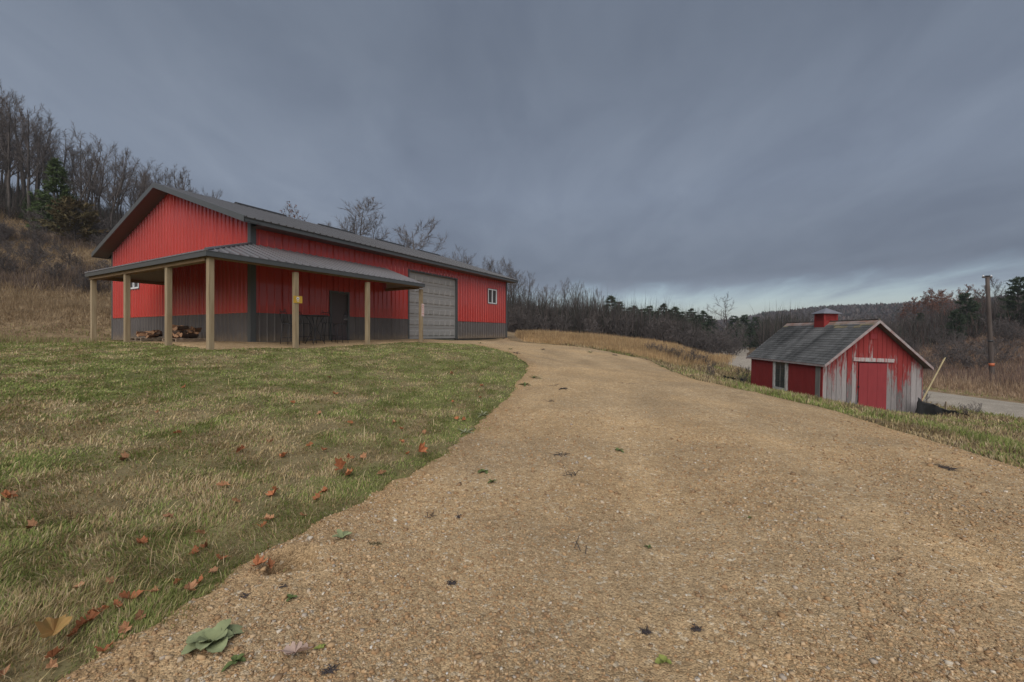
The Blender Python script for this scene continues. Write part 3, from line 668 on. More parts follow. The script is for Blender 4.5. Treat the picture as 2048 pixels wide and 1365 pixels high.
# beams on the posts, end beams and rafters
BMZ = PZ0 - FZ - 0.10
MB().box(-PA + 0.10, PF - 0.04, -PB + 0.10, -PB + 0.30, BMZ + 0.075, PZ0 - 0.06).build("porch_beam", M["beam"], barn)
MB().box(-PA + 0.10, -PA + 0.30, -PB + 0.31, PE - 0.04, BMZ, PZ0 - 0.06).build("porch_beam", M["beam"], barn)
MB().box(PF - 0.12, PF - 0.04, -PB + 0.31, -0.06, BMZ + 0.03, PZ0 - FZ + 0.06).build("porch_beam", M["beam"], barn)
MB().box(-PA + 0.31, -0.06, PE - 0.12, PE - 0.04, BMZ + 0.03, PZ0 - FZ + 0.06).build("porch_beam", M["beam"], barn)
for x in np.arange(0.3, PF - 0.3, 0.9):
    MB().hexa([(x, -PB + .31, porch_long(-PB + .31) - .19), (x + .045, -PB + .31, porch_long(-PB + .31) - .19), (x + .045, -.06, PZ1 - .22), (x, -.06, PZ1 - .22)], [(x, -PB + .31, porch_long(-PB + .31) - .052), (x + .045, -PB + .31, porch_long(-PB + .31) - .052), (x + .045, -.06, PZ1 - .065), (x, -.06, PZ1 - .065)]).build("porch_rafter", M["beam"], barn)
for y in np.arange(0.3, PE - 0.3, 0.9):
    MB().hexa([(-PA + .31, y, porch_gab(-PA + .31) - .09), (-.06, y, PZ1 - .10), (-.06, y + .045, PZ1 - .10), (-PA + .31, y + .045, porch_gab(-PA + .31) - .09)], [(-PA + .31, y, porch_gab(-PA + .31) - .052), (-.06, y, PZ1 - .065), (-.06, y + .045, PZ1 - .065), (-PA + .31, y + .045, porch_gab(-PA + .31) - .052)]).build("porch_rafter", M["beam"], barn)
# posts: their places along the two porch edges
PW = 0.146
def inv_t(px, s):    # where the line parallel to the long wall at s meets a bearing
    b = (px - CX) / FPX; p = BC + s * BV; return (b * p[1] - p[0]) / (BU[0] - b * BU[1])
def inv_s(px, t):
    b = (px - CX) / FPX; p = BC + t * BU; return (b * p[1] - p[0]) / (BV[0] - b * BV[1])
ps, pt_ = -PB + 0.19, -PA + 0.19
posts = [(pt_, ps)] + [(inv_t(px, ps), ps) for px in (591, 735, 842)] + [(pt_, inv_s(px, pt_)) for px in (337, 254, 187)]
POST_W = []
for t, s in posts:
    g = bw(t, s); zb = zz(g[0], g[1]) - 0.25
    mb = MB(); c = 0.008; x0, x1, y0, y1 = t - PW/2, t + PW/2, s - PW/2, s + PW/2
    oct_ = [(x0 + c, y0), (x1 - c, y0), (x1, y0 + c), (x1, y1 - c), (x1 - c, y1), (x0 + c, y1), (x0, y1 - c), (x0, y0 + c)]
    z1 = PZ0 - FZ - 0.0 if False else BMZ + 0.002
    if (t, s) == posts[0]: z1 = PZ0 - 0.06
    # notched past the beam: the post stands just outside it
    o_ = MB().prism([(x - (0.0), y, zb) for x, y in oct_], (0, 0, z1 - zb)).build("post", M["post"], barn)
    POST_W.append((t, s, zb, z1))

# ------------------------------------------------------------------ the old red shed
def weathered(name, paint, wood, base, slope, rnd, gain=3.0, fleck=0.0):
    """red paint worn to grey wood: more wear low down on the boards, in streaks along the grain"""
    m = bpy.data.materials.new(name); m.use_nodes = True; nt = m.node_tree; N = nt.nodes; L = nt.links; b = N["Principled BSDF"]
    b.inputs["Roughness"].default_value = 0.85; b.inputs["Specular IOR Level"].default_value = 0.25
    tc = N.new("ShaderNodeTexCoord"); oi = N.new("ShaderNodeObjectInfo")
    mp = N.new("ShaderNodeMapping"); mp.inputs["Scale"].default_value = (6.5, 6.5, 1.7); L.new(tc.outputs["Object"], mp.inputs[0])
    n1 = N.new("ShaderNodeTexNoise"); n1.inputs["Scale"].default_value = 1.0; n1.inputs["Detail"].default_value = 9; n1.inputs["Roughness"].default_value = 0.7; L.new(mp.outputs[0], n1.inputs["Vector"])
    mp2 = N.new("ShaderNodeMapping"); mp2.inputs["Scale"].default_value = (60, 60, 3); L.new(tc.outputs["Object"], mp2.inputs[0])
    n2 = N.new("ShaderNodeTexNoise"); n2.inputs["Scale"].default_value = 1.0; n2.inputs["Detail"].default_value = 5; L.new(mp2.outputs[0], n2.inputs["Vector"])
    sep = N.new("ShaderNodeSeparateXYZ"); L.new(tc.outputs["Object"], sep.inputs[0])
    def mt(op, a, b_):
        n = N.new("ShaderNodeMath"); n.operation = op
        for i, v in enumerate((a, b_)):
            if isinstance(v, (int, float)): n.inputs[i].default_value = v
            else: L.new(v, n.inputs[i])
        return n.outputs[0]
    w = mt("ADD", mt("MULTIPLY", sep.outputs[2], -slope), base)
    w = mt("ADD", w, mt("MULTIPLY", mt("SUBTRACT", n1.outputs[0], 0.5), gain))
    w = mt("ADD", w, mt("MULTIPLY", mt("SUBTRACT", n2.outputs[0], 0.5), 0.9 + fleck))
    w = mt("ADD", w, mt("MULTIPLY", mt("SUBTRACT", oi.outputs["Random"], 0.5), rnd))
    cl = N.new("ShaderNodeMapRange"); cl.interpolation_type = "SMOOTHSTEP"; L.new(w, cl.inputs[0]); cl.inputs[1].default_value = -0.35; cl.inputs[2].default_value = 0.55
    r1 = N.new("ShaderNodeMixRGB"); L.new(n2.outputs[0], r1.inputs[0]); r1.inputs[1].default_value = tuple(c * 0.55 for c in wood) + (1,); r1.inputs[2].default_value = tuple(min(1, c * 1.45) for c in wood) + (1,)
    r2 = N.new("ShaderNodeMixRGB"); L.new(n1.outputs[0], r2.inputs[0]); r2.inputs[1].default_value = tuple(c * 0.72 for c in paint) + (1,); r2.inputs[2].default_value = tuple(c * 1.28 for c in paint) + (1,)
    hv = N.new("ShaderNodeMapRange"); L.new(oi.outputs["Random"], hv.inputs[0]); hv.inputs[3].default_value = 0.5; hv.inputs[4].default_value = 1.5
    r1b = N.new("ShaderNodeMixRGB"); r1b.blend_type = "MULTIPLY"; r1b.inputs[0].default_value = 1; L.new(r1.outputs[0], r1b.inputs[1]); L.new(hv.outputs[0], r1b.inputs[2])
    # chalky remains of primer here and there on the bare wood
    n4 = N.new("ShaderNodeTexNoise"); n4.inputs["Scale"].default_value = 1.7; n4.inputs["Detail"].default_value = 8; n4.inputs["Roughness"].default_value = 0.75; L.new(mp.outputs[0], n4.inputs["Vector"])
    pk = N.new("ShaderNodeMapRange"); pk.interpolation_type = "SMOOTHSTEP"; L.new(n4.outputs[0], pk.inputs[0]); pk.inputs[1].default_value = 0.50; pk.inputs[2].default_value = 0.68; pk.inputs[4].default_value = 0.75
    r1c = N.new("ShaderNodeMixRGB"); L.new(pk.outputs[0], r1c.inputs[0]); L.new(r1b.outputs[0], r1c.inputs[1]); r1c.inputs[2].default_value = (0.31, 0.255, 0.255, 1)
    mx = N.new("ShaderNodeMixRGB"); L.new(cl.outputs[0], mx.inputs[0]); L.new(r2.outputs[0], mx.inputs[1]); L.new(r1c.outputs[0], mx.inputs[2])
    L.new(mx.outputs[0], b.inputs["Base Color"])
    bp = N.new("ShaderNodeBump"); bp.inputs["Strength"].default_value = 0.5; bp.inputs["Distance"].default_value = 0.008; L.new(n2.outputs[0], bp.inputs["Height"]); L.new(bp.outputs[0], b.inputs["Normal"])
    return m
PAINT = (0.25, 0.034, 0.032); WOOD = (0.22, 0.200, 0.195)
M["shed_front"] = weathered("shed_front_boards", PAINT, WOOD, 1.55, 0.95, 1.2, 4.6, 1.2)
M["shed_side"] = weathered("shed_side_boards", (0.235, 0.028, 0.027), WOOD, -0.55, 0.35, 0.4, 1.3)
M["shed_door"] = weathered("shed_door_boards", (0.24, 0.036, 0.040), (0.30, 0.22, 0.20), -0.55, 0.25, 0.2, 1.0)
M["shed_trim"] = weathered("shed_trim_boards", (0.32, 0.06, 0.06), (0.30, 0.28, 0.27), 0.1, 0.0, 0.5, 3.4, 1.5)
M["shed_grey"] = material("grey_board", (0.24, 0.225, 0.21), 0.9, color2=(0.15, 0.14, 0.13), var_scale=2, stretch=(8, 8, 1), bump=0.5, bump_scale=12, rand=0.15)
M["shed_rake"] = material("pale_rake_board", (0.36, 0.34, 0.34), 0.85, color2=(0.27, 0.17, 0.16), var_scale=3, stretch=(2, 2, 2), bump=0.4, rand=0.1)
M["shed_white"] = material("peeling_white_frame", (0.62, 0.61, 0.59), 0.8, color2=(0.33, 0.31, 0.29), var_scale=6, stretch=(3, 3, 1), rand=0.08)
def shingle_mat():
    m = bpy.data.materials.new("asphalt_shingle"); m.use_nodes = True; nt = m.node_tree; N = nt.nodes; L = nt.links; b = N["Principled BSDF"]
    b.inputs["Roughness"].default_value = 0.92; b.inputs["Specular IOR Level"].default_value = 0.2
    oi = N.new("ShaderNodeObjectInfo"); ge = N.new("ShaderNodeNewGeometry")
    mpp = N.new("ShaderNodeMapping"); mpp.inputs["Scale"].default_value = (0.45, 1.9, 0.45); mpp.inputs["Rotation"].default_value = (0, 0, 0.2); L.new(ge.outputs["Position"], mpp.inputs[0]); n = N.new("ShaderNodeTexNoise"); n.inputs["Scale"].default_value = 0.9; n.inputs["Detail"].default_value = 7; L.new(mpp.outputs[0], n.inputs["Vector"])
    g = N.new("ShaderNodeTexNoise"); g.inputs["Scale"].default_value = 38; g.inputs["Detail"].default_value = 4; L.new(ge.outputs["Position"], g.inputs["Vector"])
    r = N.new("ShaderNodeValToRGB"); e = r.color_ramp.elements; L.new(n.outputs[0], r.inputs[0])
    e[0].position = 0.32; e[0].color = (0.045, 0.046, 0.046, 1); e[1].position = 0.68; e[1].color = (0.135, 0.135, 0.134, 1); q = e.new(0.5); q.color = (0.095, 0.096, 0.096, 1)
    mr = N.new("ShaderNodeMapRange"); L.new(oi.outputs["Random"], mr.inputs[0]); mr.inputs[3].default_value = 0.82; mr.inputs[4].default_value = 1.18
    mr2 = N.new("ShaderNodeMapRange"); L.new(g.outputs[0], mr2.inputs[0]); mr2.inputs[1].default_value = .3; mr2.inputs[2].default_value = .7; mr2.inputs[3].default_value = 0.7; mr2.inputs[4].default_value = 1.3
    x1 = N.new("ShaderNodeMixRGB"); x1.blend_type = "MULTIPLY"; x1.inputs[0].default_value = 1; L.new(r.outputs[0], x1.inputs[1]); L.new(mr.outputs[0], x1.inputs[2])
    x2 = N.new("ShaderNodeMixRGB"); x2.blend_type = "MULTIPLY"; x2.inputs[0].default_value = 1; L.new(x1.outputs[0], x2.inputs[1]); L.new(mr2.outputs[0], x2.inputs[2])
    L.new(x2.outputs[0], b.inputs["Base Color"]); return m
M["shingle"] = shingle_mat()
M["moss"] = material("lichen_shingle", (0.24, 0.19, 0.085), 0.95, color2=(0.10, 0.10, 0.095), var_scale=9, rand=0.2)

SX, SY, SZ = 13.76, 15.8, -2.75
shed = empty("wooden_shed", (SX, SY, SZ), math.radians(-1.0), "small weathered red wooden shed with grey shingle roof and a louvred cupola", "shed")
shed.rotation_euler = (0, math.radians(1.3), math.radians(-1.0))
HW, SLEN, PK, HS = 1.88, 4.85, 3.555, 2.0
KS = 1.73 / HS
s_top = lambda x: PK - KS * abs(x) - 0.085
rs = random.Random(3)
DX0, DX1, DZ0, DZ1 = -0.53, 0.54, 0.06, 1.93
def board(x0, x1, z0, zt, y0=0.0, mat="shed_front", th=0.022, taper=True):
    j = rs.uniform(-0.004, 0.004); y = y0 + j
    zb = z0 + rs.uniform(-0.03, 0.05) if taper else z0
    MB().prism([(x0, y, zb), (x1, y, zb + rs.uniform(-0.01, 0.01)), (x1, y, zt(x1)), (x0, y, zt(x0))], (0, th, 0)).build("board", M[mat], shed)
x = -HW + 0.0
while x < HW - 0.01:
    w = rs.uniform(0.15, 0.21); x1 = min(x + w, HW)
    for brk in (DX0 - 0.01, DX1 + 0.01):
        if x < brk < x1 and (brk - x) > 0.04: x1 = brk; break
        if x < brk <= x + 0.04: x1 = x + w
    g = 0.008
    inside = x >= DX0 - 0.02 and x1 <= DX1 + 0.02
    if x < 0 < x1:      # board under the peak, pointed
        y = rs.uniform(-0.004, 0.004); z0 = DZ1 + 0.02
        MB().prism([(x + g, y, z0), (x1 - g, y, z0), (x1 - g, y, s_top(x1)), (0, y, s_top(0)), (x + g, y, s_top(x))], (0, 0.022, 0)).build("board", M["shed_front"], shed)
    else: board(x + g, x1 - g, DZ1 + 0.02 if inside else -0.25, s_top, taper=not inside)
    x = x1
# left and right walls, back
y = 0.36
WY0, WY1, WZ0, WZ1 = 2.12, 2.98, 0.55, 1.78
ztl = s_top(HW)
while y < SLEN - 0.01:
    w = rs.uniform(0.16, 0.2); y1 = min(y + w, SLEN)
    for z0, z1 in (((-0.35, WZ0), (WZ1, ztl)) if (y < WY1 and y1 > WY0) else ((-0.35, ztl),)):
        if z1 - z0 > 0.03:
            j = rs.uniform(-0.003, 0.003); MB().box(-HW - 0.012 + j, -HW + 0.012 + j, y + 0.003, y1 - 0.003, z0 + (0 if z0 > 0 else rs.uniform(-.03, .04)), z1).build("board", M["shed_side"], shed)
    y = y1
MB().box(-HW - 0.008, -HW + 0.014, 0.0, 0.115, -0.3, ztl).build("board", M["shed_side"], shed)
MB().box(-HW - 0.030, -HW - 0.004, 0.12, 0.352, -0.25, ztl - 0.03).build("corner_board", M["shed_grey"], shed)
for k in range(24):
    y0 = k * SLEN / 24; MB().box(HW - 0.012, HW + 0.012, y0 + .003, y0 + SLEN / 24 - .003, -0.5, ztl).build("board", M["shed_side"], shed)
mb = MB(); mb.prism([(-HW, SLEN, -0.4), (-HW, SLEN, ztl), (0, SLEN, s_top(0)), (HW, SLEN, ztl), (HW, SLEN, -0.4)], (0, 0.03, 0)); mb.build("rear_wall", M["shed_side"], shed)
MB().box(-HW + .03, HW - .03, 0.05, SLEN - .03, -0.4, -0.02).build("floor", M["shed_grey"], shed)
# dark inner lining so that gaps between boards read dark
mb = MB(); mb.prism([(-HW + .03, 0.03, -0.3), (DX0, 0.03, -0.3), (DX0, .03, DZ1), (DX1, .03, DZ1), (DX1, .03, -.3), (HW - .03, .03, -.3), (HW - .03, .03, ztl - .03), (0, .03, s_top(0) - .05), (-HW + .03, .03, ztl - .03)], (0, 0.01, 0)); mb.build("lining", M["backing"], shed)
# door of three wide boards, lintel, gable hatch, latch
sd = empty("door"); sd.parent = shed
for a, b in ((DX0 + .012, -0.19), (-0.184, 0.17), (0.176, DX1 - .012)):
    MB().box(a, b, -0.012, 0.012, DZ0 + rs.uniform(-.03, .03) - 0.1, DZ1 - 0.01).build("door_board", M["shed_door"], sd)
MB().box(DX0 - 0.03, DX0 + 0.02, -0.035, -0.013, 0.98, 1.04).build("latch", M["black"], sd)
MB().prism([(-0.76, -0.045, 1.985), (0.77, -0.045, 1.965), (0.78, -0.045, 2.10), (-0.75, -0.045, 2.13)], (0, 0.04, 0)).build("lintel_board", M["shed_trim"], shed)
for a, b, c, d in ((-0.13, 0.17, 2.83, 2.86), (-0.13, 0.17, 3.05, 3.08), (-0.13, -0.10, 2.861, 3.049), (0.14, 0.17, 2.861, 3.049)):
    MB().box(a, b, -0.022, 0.0, c, d).build("hatch_trim", M["shed_side"], shed)
MB().box(-0.098, 0.138, -0.010, -0.005, 2.862, 3.048).build("gable_hatch", M["shed_door"], shed)
# window in the left wall
wn = empty("window"); wn.parent = shed
fx0, fx1 = -HW - 0.045, -HW + 0.02
for y0, y1, z0, z1 in ((WY0 - .06, WY0 + .07, WZ0 - .04, WZ1 + .03), (WY1 - .07, WY1 + .06, WZ0 - .04, WZ1 + .03), (WY0 + .071, WY1 - .071, WZ0 - .05, WZ0 + .06), (WY0 + .071, WY1 - .071, WZ1 - .05, WZ1 + .02)):
    MB().box(fx0, fx1, y0, y1, z0, z1).build("frame", M["shed_white"], wn)
for k in range(2):
    for r_ in range(4):
        y0 = WY0 + .071 + k * .36; z0 = WZ0 + .06 + r_ * (WZ1 - WZ0 - .11) / 4
        MB().box(-HW - 0.012, -HW - 0.004, y0 + .008, y0 + .352, z0 + .008, z0 + (WZ1 - WZ0 - .11) / 4 - .008).build("pane", M["glass"], wn)
for r_ in range(1, 4):
    z0 = WZ0 + .06 + r_ * (WZ1 - WZ0 - .11) / 4; MB().box(-HW - 0.022, -HW, WY0 + .072, WY1 - .072, z0 - .008, z0 + .008).build("muntin", M["iron"], wn)
MB().box(-HW - 0.024, -HW + .001, WY0 + .42, WY0 + .438, WZ0 + .061, WZ1 - .051).build("muntin", M["shed_grey"], wn)
MB().box(-HW + 0.03, -HW + 0.05, WY0 + .25, WY0 + .62, WZ0 + .02, WZ1 - .02).build("curtain", material("old_curtain", (0.20, 0.17, 0.13), 0.9, var=0.3, var_scale=6, stretch=(1, 8, 1)), wn)
# roof
ang = math.atan(KS); RLEN = math.hypot(HS, 1.73); RY0, RY1 = -0.26, SLEN + 0.22
for sg in (-1, 1):
    mb = MB(); t = 0.055
    P = [(sg * HS, RY0, PK - KS * HS), (sg * HS, RY1, PK - KS * HS), (0, RY1, PK), (0, RY0, PK)]
    if sg > 0: P = P[::-1]
    mb.hexa([(p[0], p[1], p[2] - t) for p in P], [(p[0], p[1], p[2] - 0.004) for p in P]); mb.build("roof_deck", M["shed_grey"], shed)
    # rake boards front and back
    for y0 in (RY0 - 0.028, RY1 + 0.002):
        q = [(sg * (HS + .02), y0, PK - KS * (HS + .02) - 0.09), (0, y0, PK - 0.10), (0, y0, PK + 0.012), (sg * (HS + .02), y0, PK - KS * (HS + .02) + 0.012)]
        MB().prism(q if sg > 0 else q[::-1], (0, 0.026, 0)).build("rake_board", M["shed_rake"], shed)
    q0 = sg * (HS - 0.01); MB().box(min(q0, q0 + sg * .025), max(q0, q0 + sg * .025), RY0, RY1, PK - KS * HS - 0.075, PK - KS * HS + 0.002).build("eave_board", M["shed_rake"], shed)
NC, NT = 18, 16; ex = RLEN / NC; tw = (RY1 - RY0) / NT
def tab_mesh(w, nm):
    mb = MB(); L_ = ex * 1.55; t0, t1 = 0.024, 0.004
    mb.hexa([(-0.012, 0.004, 0), (-0.012, w - .004, 0), (L_, w - .004, 0), (L_, .004, 0)][::-1], [(-0.012, .004, t0), (-0.012, w - .004, t0), (L_, w - .004, t1), (L_, .004, t1)][::-1]); return mb.mesh(nm, M["shingle"])
tabs = [tab_mesh(tw, "shingle"), tab_mesh(tw * 0.5, "shingle_half")]
lich = [t.copy() for t in tabs]
for t in lich: t.materials.clear(); t.materials.append(M["moss"])
for c in range(NC):
    u = c * ex; half = c % 2; ys = [RY0 + k * tw for k in range(NT)] if not half else [RY0] + [RY0 + tw / 2 + k * tw for k in range(NT - 1)] + [RY1 - tw / 2]
    for k, y0 in enumerate(ys):
        hw_ = half and k in (0, len(ys) - 1)
        mossy = (c >= NC - 2 and (y0 < 1.6 or y0 > 4.6) and rs.random() < .8) or (c == NC - 3 and 0 < y0 < 1.4 and rs.random() < .45)
        o = link("shingle", (lich if mossy else tabs)[1 if hw_ else 0], shed)
        o.location = (-HS + u * math.cos(ang), y0, PK - KS * HS + u * math.sin(ang) + rs.uniform(0, .004)); o.rotation_euler = (0, -ang + rs.uniform(-.012, .004), rs.uniform(-.006, .006))
mb = MB()
for c in range(NC):
    u = c * ex; x0 = HS - u * math.cos(ang); z0 = PK - KS * HS + u * math.sin(ang); x1 = x0 - ex * 1.5 * math.cos(ang); z1 = z0 + ex * 1.5 * math.sin(ang)
    mb.hexa([(x0, RY0, z0), (x0, RY1, z0), (x1, RY1, z1 - .004), (x1, RY0, z1 - .004)], [(x0 + .006, RY0, z0 + .016), (x0 + .006, RY1, z0 + .016), (x1, RY1, z1 + .002), (x1, RY0, z1 + .002)])
tag(mb.build("shingles_far_slope", M["shingle"], shed), kind="stuff")
mb = MB(); mb.add([(-0.17, RY0 - .01, PK - KS * .17 + .026), (-0.17, RY1, PK - KS * .17 + .026), (0, RY1, PK + .042), (0, RY0 - .01, PK + .042), (0.17, RY0 - .01, PK - KS * .17 + .026), (0.17, RY1, PK - KS * .17 + .026)], [(0, 3, 2, 1), (3, 4, 5, 2)])
mb.build("ridge_cap", material("rusty_ridge_cap", (0.33, 0.30, 0.29), 0.7, color2=(0.27, 0.12, 0.07), var_scale=2.2, stretch=(1, 1.2, 1)), shed)
# cupola
cu = empty("cupola"); cu.parent = shed; cy, cw = 2.47, 0.30; zc0, zc1 = PK - 0.30, PK + 0.36
for sx, sy in ((-1, -1), (1, -1), (1, 1), (-1, 1)):
    xx, yy = sx * cw, cy + sy * cw; MB().box(min(xx, xx - sx * .07), max(xx, xx - sx * .07), min(yy, yy - sy * .07), max(yy, yy - sy * .07), zc0, zc1).build("corner_post", M["shed_side"], cu)
MB().box(-cw + .035, cw - .035, cy - cw + .035, cy + cw - .035, zc0 + .02, zc1 - .01).build("core", M["backing"], cu)
for z0, z1 in ((zc0, PK + 0.05), (zc1 - .06, zc1)):
    for sg in (-1, 1):
        MB().box(-cw + .071, cw - .071, cy + sg * (cw - .012) - .011, cy + sg * (cw - .012) + .011, z0, z1).build("skirt_board", M["shed_side"], cu)
        MB().box(sg * (cw - .012) - .011, sg * (cw - .012) + .011, cy - cw + .071, cy + cw - .071, z0, z1).build("skirt_board", M["shed_side"], cu)
for k in range(5):
    z0 = PK + 0.062 + k * 0.047
    for sg in (-1, 1):
        MB().hexa([(-cw + .072, cy + sg * (cw - .005), z0), (cw - .072, cy + sg * (cw - .005), z0), (cw - .072, cy + sg * (cw - .035), z0 + .03), (-cw + .072, cy + sg * (cw - .035), z0 + .03)], [(-cw + .072, cy + sg * (cw - .005), z0 + .012), (cw - .072, cy + sg * (cw - .005), z0 + .012), (cw - .072, cy + sg * (cw - .035), z0 + .042), (-cw + .072, cy + sg * (cw - .035), z0 + .042)]).build("louvre", M["shed_side"], cu)
        MB().hexa([(sg * (cw - .005), cy - cw + .072, z0), (sg * (cw - .005), cy + cw - .072, z0), (sg * (cw - .035), cy + cw - .072, z0 + .03), (sg * (cw - .035), cy - cw + .072, z0 + .03)], [(sg * (cw - .005), cy - cw + .072, z0 + .012), (sg * (cw - .005), cy + cw - .072, z0 + .012), (sg * (cw - .035), cy + cw - .072, z0 + .042), (sg * (cw - .035), cy - cw + .072, z0 + .042)]).build("louvre", M["shed_side"], cu)
mb = MB(); e = cw + 0.10; za = zc1; mb.add([(-e, cy - e, za), (e, cy - e, za), (e, cy + e, za), (-e, cy + e, za), (-e, cy - e, za + .02), (e, cy - e, za + .02), (e, cy + e, za + .02), (-e, cy + e, za + .02), (0, cy, za + .27)],
    [(3, 2, 1, 0), (0, 1, 5, 4), (1, 2, 6, 5), (2, 3, 7, 6), (3, 0, 4, 7), (4, 5, 8), (5, 6, 8), (6, 7, 8), (7, 4, 8)]); mb.build("cupola_roof", material("zinc_roof", (0.16, 0.16, 0.185), 0.5, var=0.12, var_scale=5), cu)

# ------------------------------------------------------------------ trees
def norm(v): return v / (np.linalg.norm(v) + 1e-9)
def tubes(segs, n):
    """segs: list of polylines (pts (m,3), radii (m,)) -> one tri/quad mesh arrays of quads"""
    V, F = [], []; base = 0
    for pts, rad in segs:
        m = len(pts); d = np.gradient(pts, axis=0) if m > 2 else np.repeat((pts[1] - pts[0])[None], m, 0)
        d = d / (np.linalg.norm(d, axis=1)[:, None] + 1e-9); ref = np.array([0.31, 0.17, 0.93]) if abs(d[0, 2]) < 0.8 else np.array([0.93, 0.3, 0.1])
        a = np.cross(d, ref); a /= np.linalg.norm(a, axis=1)[:, None] + 1e-9; b = np.cross(d, a)
        th = 2 * np.pi * np.arange(n) / n
        ring = pts[:, None] + rad[:, None, None] * (np.cos(th)[None, :, None] * a[:, None] + np.sin(th)[None, :, None] * b[:, None])
        V.append(ring.reshape(-1, 3)); i = np.arange(m - 1)[:, None] * n; j = np.arange(n)[None, :]; j2 = (j + 1) % n
        F.append(base + np.stack([i + j, i + j2, i + n + j2, i + n + j], -1).reshape(-1, 4)); base += m * n
    return np.vstack(V), np.vstack(F)
def limb(rg, p, d, L, r0, m, wob, up, tip=0.25):
    pts = [p]; dd = d.copy()
    for i in range(m):
        dd = norm(dd + rg.normal(0, wob, 3) + np.array([0, 0, up])); pts.append(pts[-1] + dd * L / m)
    return np.array(pts), r0 * np.linspace(1, tip, m + 1)
def grow(seed, h, n1=13, n2=8, n3=7, spread=0.75, fork=0.35, upright=0.12, multi=1, twig=0.016, low=0.30):
    rg = np.random.default_rng(seed); trunk, boughs, twigs = [], [], []
    for k in range(multi):
        d0 = norm(np.array([rg.normal(0, .05 if multi == 1 else .28), rg.normal(0, .05 if multi == 1 else .28), 1.0]))
        hh = h * (1 if k == 0 else rg.uniform(.7, .95)); r0 = h * 0.0135 * (1 if multi == 1 else .7)
        tp, tr = limb(rg, np.array([rg.normal(0, .1) * (multi > 1), rg.normal(0, .1) * (multi > 1), -0.4]), d0, hh * 0.92 + .4, r0, 9, 0.07, 0.03, 0.14); tr[0] *= 1.35
        trunk.append((tp, tr))
        for i in range(n1):
            f = low + (0.97 - low) * ((i + rg.random()) / n1); x = f * 9; a = int(min(x, 8)); p = tp[a] + (tp[a+1] - tp[a]) * (x - a); r = np.interp(x, range(10), tr)
            az = rg.uniform(0, 2 * math.pi); el = rg.uniform(0.35, 1.05) + 0.25 * f
            d = np.array([math.cos(az) * math.cos(el), math.sin(az) * math.cos(el), math.sin(el)])
            L1 = h * spread * (0.42 - 0.27 * f) * rg.uniform(.75, 1.25) + h * .06
            bp, br = limb(rg, p, d, L1, r * rg.uniform(.4, .62), 5, 0.13, upright, 0.2); trunk.append((bp, br)) if f < .55 else boughs.append((bp, br))
            for j in range(n2):
                g = 0.2 + 0.8 * (j + rg.random()) / n2; x2 = g * 5; a2 = int(min(x2, 4)); q = bp[a2] + (bp[a2+1] - bp[a2]) * (x2 - a2)
                dd = norm(norm(bp[a2+1] - bp[a2]) + rg.normal(0, .55, 3) + np.array([0, 0, .15])); L2 = L1 * rg.uniform(.28, .5) * (1.1 - .4 * g)
                cp, cr = limb(rg, q, dd, L2, max(np.interp(x2, range(6), br) * .5, twig * 1.1), 3, 0.16, upright * .8, .35); boughs.append((cp, cr))
                for l in range(n3):
                    g3 = 0.15 + .85 * (l + rg.random()) / n3; x3 = g3 * 3; a3 = int(min(x3, 2)); q3 = cp[a3] + (cp[a3+1] - cp[a3]) * (x3 - a3)
                    d3 = norm(norm(cp[a3+1] - cp[a3]) + rg.normal(0, .6, 3) + np.array([0, 0, .12])); e3 = q3 + d3 * L2 * rg.uniform(.35, .75)
                    twigs.append((q3, e3))
    return trunk, boughs, twigs
def twig_tris(twigs, w, rg):
    A = np.array([t[0] for t in twigs]); B = np.array([t[1] for t in twigs]); d = B - A; s = np.cross(d, rg.normal(0, 1, A.shape)); s /= np.linalg.norm(s, axis=1)[:, None] + 1e-9
    V = np.stack([A - s * w, A + s * w, B], 1).reshape(-1, 3); return V
def quads_to_tris(F): return np.vstack([F[:, [0, 1, 2]], F[:, [0, 2, 3]]])
M["treebark"] = material("grey_brown_bark", (0.072, 0.060, 0.053), 0.95, var=0.35, var_scale=1.5, bump=0.5, bump_scale=8, rand=0.22)
M["twigs"] = material("bare_twigs", (0.105, 0.088, 0.082), 0.95, var=0.25, var_scale=0.6, rand=0.22)
M["palebark"] = material("pale_bark", (0.17, 0.145, 0.125), 0.95, var=0.3, var_scale=1.5, rand=0.2)
def tree_meshes(seed, h, leaves=None, mats=("treebark", "twigs"), tw=0.016, **k):
    tr, bo, tg = grow(seed, h, twig=tw, **k); rg = np.random.default_rng(seed + 5)
    V, F = tubes(tr, 5); trunk = mesh_np("trunk", V, F, M[mats[0]], True)
    V, F = tubes(bo, 3); F = quads_to_tris(F); TV = twig_tris(tg, tw, rg); n = len(V)
    V = np.vstack([V, TV]); F = np.vstack([F, n + np.arange(len(TV)).reshape(-1, 3)])
    crown = mesh_np("crown", V, F, M[mats[1]])
    lv = None
    if leaves:
        E = np.array([t[1] for t in tg] + [(t[0] + t[1]) / 2 for t in tg]); E = E[rg.random(len(E)) < leaves[1]]; n = len(E) * 3
        C = np.repeat(E, 3, 0) + rg.normal(0, .10, (n, 3)); a = norm_rows(rg.normal(0, 1, (n, 3))); b = norm_rows(np.cross(a, rg.normal(0, 1, (n, 3)))); s = leaves[2] * rg.uniform(.6, 1.3, (n, 1))
        LV = np.stack([C - a * s, C + b * s * .6, C + a * s, C - b * s * .6], 1).reshape(-1, 3); lv = mesh_np("leaves", LV, np.arange(len(LV)).reshape(-1, 4), M[leaves[0]])
    return trunk, crown, lv, h
def norm_rows(a): return a / (np.linalg.norm(a, axis=1)[:, None] + 1e-9)
M["oakleaf"] = material("rusty_oak_leaves", (0.16, 0.068, 0.042), 0.85, var=0.4, var_scale=1.2, rand=0.15)
